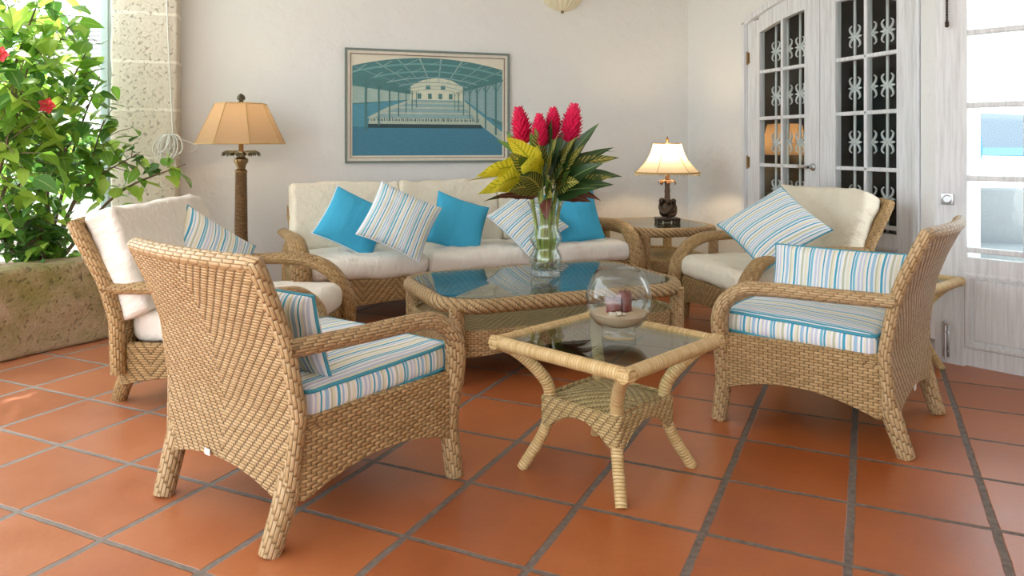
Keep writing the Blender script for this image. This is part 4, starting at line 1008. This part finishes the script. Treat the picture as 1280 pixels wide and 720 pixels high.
m_stem = plain('green stem', (.34, .42, .09), .5, 0, .25)
m_ging = plain('red ginger bract', (.72, .015, .085), .4, 0, .3, 30, 0)
def ginger(base, tip, label, size=1.0):
    base, tip = Vector(base), Vector(tip); ax = (tip - base).normalized()
    t = thing('ginger_flower', label, 'flower', VX + base, group='red ginger flowers in the vase')
    mid = base.lerp(tip, .55) + Vector((0, 0, .02)); pts = curve([Vector((0, 0, 0)), mid - base, tip - base - ax * .13 * size], 6)
    b = MB(); b.tube(pts, .0115, 8); b.build('stem', m_stem, t)
    b = MB(); H = .175 * size; o = tip - base - ax * H; q0 = ax.cross(Vector((1, .2, 0))).normalized(); q1 = ax.cross(q0)
    rings = 11; random.seed(int(tip.x * 1000) + 5)
    for i in range(rings):
        f = i / (rings - 1); k = 12 if i < rings - 2 else 7
        rad = size * (.015 + .034 * math.sin(math.pi * min(1, .12 + .80 * f))); z = H * f * .88
        for j in range(k):
            a = 2 * math.pi * (j + .5 * (i % 2)) / k + random.uniform(-.12, .12); dd = q0 * math.cos(a) + q1 * math.sin(a)
            leaf_geo(b, o + ax * z + dd * rad * .5, dd * (1.25 - .75 * f) + ax * (.55 + .6 * f), (.052 - .014 * f) * size * random.uniform(.85, 1.15),   .0135 * size, -.25, .6, ax, 0, 4, shape=.75)
    b.build('flower_head', m_ging, t, ang=180)
def croton(base, pts_, label, leaves, mat, stem=True, seed=0, grp=None):
    base = Vector(base); t = thing('croton_spray', label, 'leaves', VX + base, group=grp or 'leafy sprays in the vase')
    b = MB(); b.tube(curve([Vector((0, 0, 0))] + [Vector(p) - base for p in pts_], 6), .0085, 7); b.build('stem', m_stem, t)
    b = MB(); random.seed(seed)
    for (o, d, L, w, dr, tw) in leaves: leaf_geo(b, Vector(o) - base, d, L, w, dr, .18, (0, 0, 1), 0, 10, .12, tw)
    b.build('foliage', mat, t, ang=180)
# camera-facing axes at the vase, for reading the arrangement's spread: r = to the right in the room, k = towards the seats in front
r_, k_ = Rv, -Fv
def vp3(a, up, toward_=0.0): return r_ * a + k_ * toward_ + Vector((0, 0, up))
m_yel = leafmat('yellow croton', (.85, .74, .03), (.95, .86, .10), .35, (.50, .50, .03), 1.3)
m_crot = leafmat('dark croton', (.035, .075, .015), (.10, .15, .025), .12, (.55, .45, .10), 1.2)
m_dkl = leafmat('dark green leaf', (.02, .055, .015), (.05, .12, .03), .12, None)
m_mgl = leafmat('bright green leaf', (.10, .22, .04), (.18, .32, .07), .25, None)
m_redl = leafmat('red brown leaf', (.12, .03, .025), (.22, .07, .04), .15, None)
def st0(a): return vp3(.028 * math.cos(a), .06, .028 * math.sin(a))
ginger(st0(2.6), vp3(-.155, .955, .02), 'red ginger flower tilted towards the picture, beside the yellow leaves', 1.15)
ginger(st0(2.0), vp3(-.040, .915, .06), 'red ginger flower, lowest and second from the picture', 1.0)
ginger(st0(1.2), vp3(.045, .955, -.02), 'red ginger flower, third from the picture', 1.0)
ginger(st0(.2), vp3(.165, .975, .0), 'red ginger flower standing tallest at the lamp side of the bouquet', 1.2)
# yellow croton at picture side
croton(st0(3.2), [vp3(-.03, .40, .01), vp3(-.10, .62, .04)], 'broad bright yellow croton leaves at the picture side of the bouquet', [
    (vp3(-.08, .60, .05), vp3(-1, .35, .35), .34, .090, .45, .9), (vp3(-.07, .56, .08), vp3(-1, -.02, .35), .34, .085, .25, .9), (vp3(-.10, .60, .07), vp3(-1, .6, .4), .28, .08, .7, 1.1), (vp3(-.12, .57, .09), vp3(-.8, .2, .7), .26, .085, .6, 1.2), (vp3(-.06, .62, .07), vp3(-.55, .9, .3), .26, .070, .35, .8),
    (vp3(-.05, .60, .10), vp3(-.3, .5, .7), .25, .070, .5, 1.1), (vp3(-.09, .57, .02), vp3(-1, .1, -.1), .38, .030, .2, .3), (vp3(-.03, .58, .09), vp3(-.1, .8, .5), .24, .055, .4, 1.2)], m_yel)
croton(st0(1.6), [vp3(.0, .40, .02), vp3(.02, .58, .06)], 'dark croton leaves with yellow veins in the middle of the bouquet', [
    (vp3(.0, .55, .09), vp3(.15, .9, .35), .30, .050, .25, 1.3), (vp3(.03, .53, .10), vp3(.55, .9, .3), .30, .042, .2, 1.2), (vp3(-.03, .50, .10), vp3(-.35, .6, .6), .27, .060, .5, 1.2),
    (vp3(.0, .48, .11), vp3(.1, .4, .8), .20, .055, .6, 1.3), (vp3(-.04, .47, .08), vp3(-1, .18, .3), .33, .035, .3, .7), (vp3(.05, .50, .11), vp3(.4, .5, .7), .24, .06, .4, 1.3), (vp3(-.06, .56, .10), vp3(-.5, .75, .5), .26, .055, .3, 1.3), (vp3(.06, .60, .08), vp3(.3, .9, .5), .26, .05, .3, 1.3), (vp3(-.05, .50, .11), vp3(-.6, .35, .7), .25, .06, .4, 1.2), (vp3(-.02, .62, .06), vp3(-.15, 1, .2), .24, .05, .3, 1.2)], m_crot)
croton(st0(.6), [vp3(.04, .40, .0), vp3(.09, .60, .0)], 'long dark green pointed leaves fanning out at the lamp side of the bouquet', [
    (vp3(.08, .58, .04), vp3(1, .8, .1), .34, .045, .25, .9), (vp3(.08, .55, .05), vp3(1, .35, .2), .35, .050, .3, 1.0), (vp3(.07, .60, .02), vp3(.7, 1, .1), .36, .045, .15, 1.2),
    (vp3(.06, .50, .08), vp3(1, .25, .3), .32, .050, .15, 1.0), (vp3(.05, .62, .0), vp3(.35, 1, 0), .34, .05, .1, 1.3), (vp3(.1, .62, 0), vp3(1, .95, -.1), .33, .025, .6, .5), (vp3(.05, .55, .08), vp3(.3, .8, .3), .30, .055, .2, 1.3),
    (vp3(.05, .47, .09), vp3(.8, .45, .6), .28, .06, .3, 1.2), (vp3(.08, .52, .08), vp3(.7, .65, .5), .30, .055, .25, 1.2), (vp3(.0, .62, .03), vp3(.1, 1, .1), .28, .055, .1, 1.3), (vp3(.04, .50, .10), vp3(.1, .6, .6), .24, .06, .3, 1.3), (vp3(-.02, .5, -.02), vp3(-.2, 1, -.1), .3, .06, .1, 1.2), (vp3(.09, .56, -.03), vp3(1, .5, -.2), .36, .03, .5, .6), (vp3(.02, .55, .07), vp3(.2, .9, .3), .3, .055, .2, 1.2)], m_dkl)
croton(st0(.0), [vp3(.05, .40, .01), vp3(.12, .58, .03)], 'dark croton leaf with yellow edge sticking out at the lamp side', [
    (vp3(.12, .62, .05), vp3(1, .40, .2), .30, .040, .2, 1.1), (vp3(.10, .50, .07), vp3(1, .5, .3), .28, .045, .2, 1.1)], m_crot)
croton(st0(2.2), [vp3(-.02, .40, .03), vp3(-.06, .60, .02)], 'smooth bright green leaves behind the yellow croton and low at the vase mouth', [
    (vp3(-.08, .64, .02), vp3(-.7, 1, 0), .24, .04, .1, 1.2), (vp3(.05, .46, .10), vp3(.25, .7, .5), .22, .05, .2, 1.3), (vp3(.02, .45, .11), vp3(-.1, .7, .5), .18, .045, .4, 1.3), (vp3(-.1, .66, .0), vp3(-1, .9, 0), .22, .03, .2, 1.0),
    (vp3(-.02, .62, .05), vp3(-.3, 1, .2), .22, .045, .2, 1.2)], m_mgl)
croton(st0(4.5), [vp3(.0, .38, .03), vp3(.0, .46, .05)], 'reddish brown leaves drooping over the vase mouth', [
    (vp3(.0, .46, .09), vp3(.0, -.5, .6), .14, .045, .6, .8), (vp3(.06, .48, .06), vp3(1, .3, .3), .26, .045, .5, .8), (vp3(-.05, .46, .07), vp3(-1, .2, .4), .26, .04, .2, .8), (vp3(.08, .46, .05), vp3(1, .1, .2), .18, .04, .3, .9)], m_redl)

# ------------------------------------------------------------------ glass candle bowl on the side table
BZ = .4675; BP = Vector((1.205, 2.515, BZ))
tb = thing('candle_bowl', 'round clear glass fishbowl candle holder on the pale side table', 'bowl', BP)
out = [(.001, .0), (.062, .0), (.064, .006), (.062, .028), (.058, .034), (.085, .05), (.108, .078), (.121, .115), (.122, .15), (.112, .19), (.098, .22), (.082, .245)]
inn = [(.080, .244), (.095, .219), (.109, .189), (.119, .15), (.118, .115), (.105, .08), (.082, .053), (.05, .042), (.001, .040)]
b = MB(); b.lathe(out + inn, 48); b.build('bowl_body', m_bowl, tb, ang=180)
b = MB(); random.seed(2); s2 = []
b.lathe([(.001, .0415), (.049, .0435), (.080, .055), (.102, .078), (.107, .088)], 40)
b.lathe([(.107, .088), (.09, .094), (.07, .090), (.05, .096), (.03, .092), (.001, .094)], 40, rf=lambda a, i: 1 + .06 * math.sin(3 * a + i))
so_ = N('sand'); so_.set(Base_Color=so_.mix(so_.noise(120, 3, .7, so_.obj()), (.56, .41, .27), (.76, .62, .45)), Roughness=.95, Normal=so_.bump(so_.noise(150, 3, .7, so_.obj()), .8, .004))
sa = b.build('bowl_sand', so_.m, loc=BP); tag(sa, 'pale beige sand filling the bottom of the glass bowl', 'sand', None, 'stuff')
m_wax = N('dark red wax').set(Base_Color=(.16, .03, .025), Roughness=.35, Subsurface_Weight=.1).m
def candle(off, r, h, label):
    t = thing('candle', label, 'candle', BP + off, group='dark red candles in the bowl')
    b = MB(); b.lathe([(.001, 0), (r, 0), (r, h - .004), (r - .003, h), (r * .7, h - .003), (.001, h - .006)], 24); b.build('wax', m_wax, t)
    b = MB(); b.tube([(0, 0, h - .008), (.001, 0, h + .004), (.003, 0, h + .010)], .0014, 6); b.build('wick', plain('black wick', (.02, .02, .02), .8), t)
candle(vp3(-.022, .078, .02), .027, .068, 'dark red candle in the sand, nearer the front of the glass bowl')
candle(vp3(.022, .078, -.01), .027, .085, 'taller dark red candle standing behind in the sand of the bowl')
b = MB(); random.seed(9)
for i in range(14): b.ball((random.uniform(-.028, .028), random.uniform(-.016, .016), random.uniform(.0, .010)), random.uniform(.005, .009), 7, 5, sc3=(1.2, 1, .7))
co = b.build('coral_bits', plain('bleached coral', (.78, .70, .58), .7), loc=BP + vp3(-.015, .094, .06)); tag(co, 'small heap of bleached coral bits before the candles', 'coral', None, 'stuff')

# ------------------------------------------------------------------ lamp inside the dark room
t = thing('table_lamp', 'amber-shaded lamp glimpsed through the french door with the lever handle', 'lamp', (RX + .95, 6.2, 0))
b = MB(); b.rbox((0, 0, .35), (.5, .5, .7), .01, 1); b.build('pedestal', m_dark, t)
b = MB(); b.lathe([(.001, .70), (.08, .70), (.08, .72), (.03, .74), (.05, .80), (.06, .84), (.02, .92), (.02, 1.10)], 18); b.build('stem', m_bronze, t)
b = MB(); b.lathe([(.24, 1.08), (.16, 1.38)], 32); b.build('lamp_shade', m_amber, t); bulb(t, 1.2, 4)

# ------------------------------------------------------------------ garden at the left
m_gnd = N('pale paving'); m_gnd.set(Base_Color=m_gnd.mix(m_gnd.noise(.8, 4, .6, m_gnd.obj()), (.62, .60, .54), (.78, .76, .70)), Roughness=.9)
b = MB(); b.box((0, 20, -.16), (160, 160, .1)); struct(b.build('ground', m_gnd.m, smooth=False))
m_soil = plain('planter soil', (.09, .06, .04), .95, 0, .4, 20, .6)
b = MB(); p0, p1 = lwA + LWn * .30, lwB + LWn * .30 - LWd * .25
b.prism([(p0.x, p0.y), (p1.x, p1.y), (p1.x + LWn.x * .9, p1.y + LWn.y * .9), (p0.x + LWn.x * .9, p0.y + LWn.y * .9)], -.1, .38); struct(b.build('planter_bed', m_soil, smooth=False))
lf = [leafmat('hibiscus leaf fresh', (.13, .32, .03), (.25, .47, .06), .5), leafmat('hibiscus leaf deep', (.06, .18, .035), (.12, .28, .055), .4), leafmat('hibiscus leaf lime', (.32, .54, .05), (.48, .66, .12), .55)]  # three leaf greens, mixed leaf by leaf
m_twig = plain('woody twig', (.16, .11, .07), .8, 0, .3)
m_hib = leafmat('hibiscus petal', (.62, .03, .06), (.75, .08, .10), .4)
def shrub(name, label, base, branches, seed, nleaf, size, group, mixw=(5, 4, 3)):
    """branches: end points (world); leaves crowd along each"""
    random.seed(seed); base = Vector(base); t = thing(name, label, 'shrub', base, group=group)
    tw = MB(); fo = MB()
    for e, dens, spread in branches:
        e = Vector(e) - base; mid = e * .5 + Vector((random.uniform(-.1, .1), random.uniform(-.1, .1), .12 * e.length)); pts = curve([Vector((random.uniform(-.05, .05), random.uniform(-.05, .05), 0)), mid, e], 7)
        tw.tube(pts, np.linspace(.014, .003, len(pts)).tolist(), 6)
        for k in range(int(nleaf * dens)):
            q = random.uniform(.35, 1) ** .7; p = pts[min(len(pts) - 1, int(q * (len(pts) - 1)))] + Vector([random.gauss(0, spread) for _ in range(3)]) * (1.15 - .6 * q)
            d = Vector((random.gauss(0, 1), random.gauss(0, 1) - .3, random.gauss(-.15, .5))); L = size * random.uniform(.6, 1.25)
            leaf_geo(fo, p, d, L, L * random.uniform(.26, .34), random.uniform(.2, .7), .15, (random.gauss(0, .4), random.gauss(0, .4), 1), random.choices((0, 1, 2), mixw)[0], 5, .05, 0, .6)
            if random.random() < .35:
                c = pts[min(len(pts) - 1, int(q * (len(pts) - 1)))]; tw.tube([c, c.lerp(p, .6) + Vector((0, 0, .01)), p], [.003, .0025, .002], 5, cap=False)
    tw.build('branch', m_twig, t); fo.build('foliage', lf, t, ang=180)
    return t
def flower(parent, p, r, seed):
    random.seed(seed); b = MB()
    for i in range(5):
        a = 2 * math.pi * i / 5; leaf_geo(b, Vector((0, 0, 0)), (math.cos(a), -.5, math.sin(a)), r, r * .5, .1, .2, (0, -1, .2), 0, 5, .1, 0, .5)
    b.tube([(0, 0, 0), (0, -r * 1.1, .01)], .004, 6); b.build('flower', m_hib, parent, loc=Vector(p) - Vector(parent.location), ang=180)
gg = 'hibiscus shrubs behind the low wall'
def P3(u, v, d): return tuple(px(u, v, d))
s1 = shrub('hibiscus_shrub', 'sunlit hibiscus with a long branch reaching across the stone column', P3(60, 330, 4.9)[:2] + (.38,), [
    (P3(232, 205, 5.0), .45, .05), (P3(175, 190, 4.9), 1.0, .10), (P3(130, 150, 4.8), 1.2, .13), (P3(90, 175, 4.6), 1.3, .15), (P3(110, 60, 5.0), .9, .12), (P3(60, 120, 4.6), 1.3, .17), (P3(125, 95, 5.1), .7, .10)], 11, 46, .135, gg)
flower(s1, P3(60, 132, 4.3), .055, 1)
s2_ = shrub('hibiscus_shrub', 'dense hibiscus at the edge of the porch, with pale lime leaves', P3(-40, 330, 4.5)[:2] + (.38,), [
    (P3(20, 110, 4.3), 1.5, .17), (P3(45, 40, 4.6), 1.4, .18), (P3(0, 20, 4.4), 1.4, .2), (P3(-30, 90, 4.2), 1.0, .2), (P3(30, 75, 4.2), 1.2, .15), (P3(75, 20, 5.0), 1.0, .15), (P3(10, 170, 4.2), 1.2, .16), (P3(60, -30, 4.6), 1.3, .2), (P3(15, -60, 4.4), 1.2, .22), (P3(95, 20, 5.0), 1.0, .16), (P3(110, 60, 5.1), .9, .14)], 23, 46, .15, gg, (4, 2, 6))
flower(s2_, P3(2, 68, 4.0), .05, 2)
s3 = shrub('hibiscus_shrub', 'low leafy shrub growing right behind the low stone wall', P3(40, 325, 4.65)[:2] + (.38,), [
    (P3(20, 250, 4.6), 1.5, .10), (P3(60, 270, 4.7), 1.6, .10), (P3(85, 290, 4.8), 1.5, .09), (P3(5, 285, 4.5), 1.6, .12), (P3(40, 300, 4.5), 1.6, .11), (P3(-20, 260, 4.5), 1.0, .12), (P3(70, 310, 4.7), 1.4, .09)], 37, 40, .10, gg, (4, 5, 1))
# mid-ground ledge, pot with palm, and rocks
ZG = -.11
c0 = px(95, 275, 9.0)
b = MB(); Mz = Matrix.Rotation(R(-17.5), 3, 'Z'); b.rbox((c0.x, c0.y, (.27 + ZG) / 2), (3.2, .5, .27 - ZG), .03, 2, 0, Mz, seg=(20, 3, 4), warp=lambda p: p + noise.noise_vector(p * 3) * .03); struct(b.build('wall_ledge', m_coral))
def lattice_pot():
    c = px(117, 268, 9.0); t = thing('lattice_pot', 'white lattice-patterned pot with a spiky palm on the garden ledge', 'potted plant', (c.x, c.y, .30))
    s = N('white lattice pot'); x, y, z = s.xyz(s.uv()); q = s.M('SINE', s.M('MULTIPLY', s.M('ADD', x, y), 120.0)); r = s.M('SINE', s.M('MULTIPLY', s.M('SUBTRACT', x, y), 120.0)); hgt = s.M('MAXIMUM', q, r)
    s.set(Base_Color=s.ramp(hgt, [(.45, (.42, .44, .38)), (.8, (.78, .79, .74))]), Roughness=.6, Normal=s.bump(hgt, .6, .01))
    b = MB(); b.lathe([(.001, 0), (.11, 0), (.125, .05), (.135, .20), (.14, .33), (.145, .345), (.13, .345), (.12, .31), (.001, .31)], 28); b.build('pot', s.m, t)
    b = MB(); random.seed(5)
    for i in range(34):
        a = random.uniform(0, 6.28); leaf_geo(b, Vector((.03 * math.cos(a), .03 * math.sin(a), .30)), (math.cos(a), math.sin(a), random.uniform(.5, 2.4)), random.uniform(.35, .6), .03, random.uniform(.4, 1.0), .2, (0, 0, 1), i % 2, 7)
    b.build('foliage', lf[:2], t, ang=180)
lattice_pot()
for (u, r, lab) in ((70, .13, 'weathered driftwood-grey stone lying on the garden ledge beside the pot'), (86, .09, 'smaller grey stone on the garden ledge')):
    c = px(u, 272, 8.95); b = MB(); b.ball((0, 0, 0), r, 16, 12, sc3=(1.3, .8, .55)); b.v = [tuple(Vector(p) + noise.noise_vector(Vector(p) * 9 + Vector((u, 0, 0))) * .03) for p in b.v]
    o = b.build('garden_stone', m_coral, loc=(c.x, c.y, .27 + r * .45)); tag(o, lab, 'stone', 'stones on the garden ledge')
# far bushes
def bush(u, v, d, rx, rz, label, seed, tone):
    c = px(u, v, d); random.seed(seed); t = thing('garden_bush', label, 'bush', (c.x, c.y, ZG), group='far bushes in the garden'); fo = MB()
    for i in range(420):
        a, b2 = random.uniform(0, 6.28), math.acos(random.uniform(-1, 1)); q = Vector((math.cos(a) * math.sin(b2) * rx, math.sin(a) * math.sin(b2) * rx, math.cos(b2) * rz)) * random.uniform(.75, 1.05)
        p = Vector((0, 0, c.z - ZG)) + q
        if p.z < .02: continue
        leaf_geo(fo, p, (random.gauss(0, 1), random.gauss(0, 1), random.gauss(0, .6)), d * .022 * random.uniform(.7, 1.3), d * .007, .4, .1, (random.gauss(0, .4), random.gauss(0, .4), 1), random.choices((0, 1, 2), tone)[0], 4)
    fo.build('foliage', lf, t, ang=180)
    tw = MB()
    for i in range(5): tw.tube([(random.uniform(-.1, .1), random.uniform(-.1, .1), 0), (random.uniform(-rx, rx) * .5, random.uniform(-rx, rx) * .5, max(.3, c.z - ZG))], [.03, .012], 6)
    tw.build('trunk', m_twig, t)
bush(10, 195, 13, 1.1, .55, 'rounded bush across the paving behind the shrubs, farthest from the porch pillar', 1, (3, 4, 2))
bush(98, 195, 16.5, 1.0, .5, 'rounded bush across the paving, seen just beside the column edge', 2, (4, 3, 2))
bush(60, 130, 24, 2.2, 1.2, 'tall loose bush behind the other garden bushes', 3, (4, 2, 4))
bush(-60, 60, 19, 2.4, 2.2, 'tallest bush at the far edge of the garden', 4, (4, 3, 4))
# neighbouring roof
c = px(165, 20, 17); t = thing('garden_house', 'pale garden house with a grey shingled roof beyond the shrubs', 'house', (c.x, c.y + 1.5, ZG), R(-17.5))
b = MB(); b.box((0, 2, 1.75), (5, 3.5, 3.5)); b.build('house_wall', plain('pale house wall', (.82, .80, .75), .8, 0, .05), t, smooth=False)
rf_ = MB(); n = 9
for i in range(n):
    z = 3.45 + i * .14; y = -.2 + i * .22; rf_.box((0, y, z), (5.6, .30, .05), M=Matrix.Rotation(R(22), 3, 'X'))
rf_.build('roof', plain('grey shingle', (.34, .33, .32), .8, 0, .25, 6, .3), t, smooth=False)

# ------------------------------------------------------------------ beach beyond the open door
m_sea = N('sea'); m_sea.set(Base_Color=(.02, .10, .15), Roughness=.6, Specular_IOR_Level=.1, Normal=m_sea.bump(m_sea.noise(.5, 5, .6, m_sea.obj()), .4, .3))
b = MB(); b.box((470, 350, -.14), (760, 800, .1)); so2 = b.build('sea', m_sea.m, smooth=False); struct(so2)
b = MB(); rows = []
for i in range(60):
    q = i / 59; ang_ = R(-5 + 60 * q); h = 18 + 20 * max(0, noise.noise(Vector((q * 5, 1.3, 0))) + .35) + 6 * noise.noise(Vector((q * 17, 4, 0)))
    d = Vector((math.cos(ang_), math.sin(ang_), 0)) * 600; rows.append([d + Vector((0, 0, -2)), d * 1.1 + Vector((0, 0, h * .7)), d * 1.25 + Vector((0, 0, h)), d * 1.4 + Vector((0, 0, -2))])
b.grid(rows); struct(b.build('hills', plain('hazy hills', (.055, .085, .12), .95, 0, .1, .01, 0)))
m_lawn = N('lawn'); m_lawn.set(Base_Color=m_lawn.mix(m_lawn.noise(14, 4, .6, m_lawn.obj()), (.07, .11, .03), (.11, .15, .05)), Roughness=.95)
b = MB(); b.box((16, 10.5, -.105), (14, 5, .02)); struct(b.build('lawn', m_lawn.m, smooth=False))
c = px(1262, 300, 6.0)
t = thing('beach_chair', 'white cane garden chair outside, seen through the open door panes', 'chair', (c.x, c.y, -.11), R(-35))
mw = plain('white chair fabric', (.34, .36, .38), .6, 0, .05)
b = MB(); b.rbox((0, 0, .42), (.62, .60, .10), .03, 3); b.build('seat', mw, t)
b = MB(); b.rbox((0, .30, .62), (.62, .07, .62), .03, 3); b.build('backrest', mw, t)
for sx in (-1, 1):
    b = MB(); b.tube(curve([(.33 * sx, -.28, 0), (.33 * sx, -.30, .5), (.33 * sx, -.2, .66), (.33 * sx, .1, .68), (.33 * sx, .30, .64)], 6), .022, 10); b.build('arm', mw, t)
    b = MB(); b.tube([(.30 * sx, .30, .40), (.31 * sx, .34, 0)], .02, 8); b.build('leg', mw, t)
c = px(1212, 150, 16); t = thing('beach_parasol', 'closed blue parasol on the shore seen through the open door', 'parasol', (c.x, c.y, -.11))
b = MB(); b.tube([(0, 0, 0), (0, 0, 2.5)], .02, 8); b.build('pole', mw, t)
b = MB(); b.lathe([(.20, 1.0), (.22, 1.2), (.16, 1.8), (.03, 2.45), (.001, 2.5)], 16, rf=lambda a, i: 1 + .2 * math.cos(6 * a)); b.build('canopy', plain('blue canvas', (.05, .25, .6), .7), t)
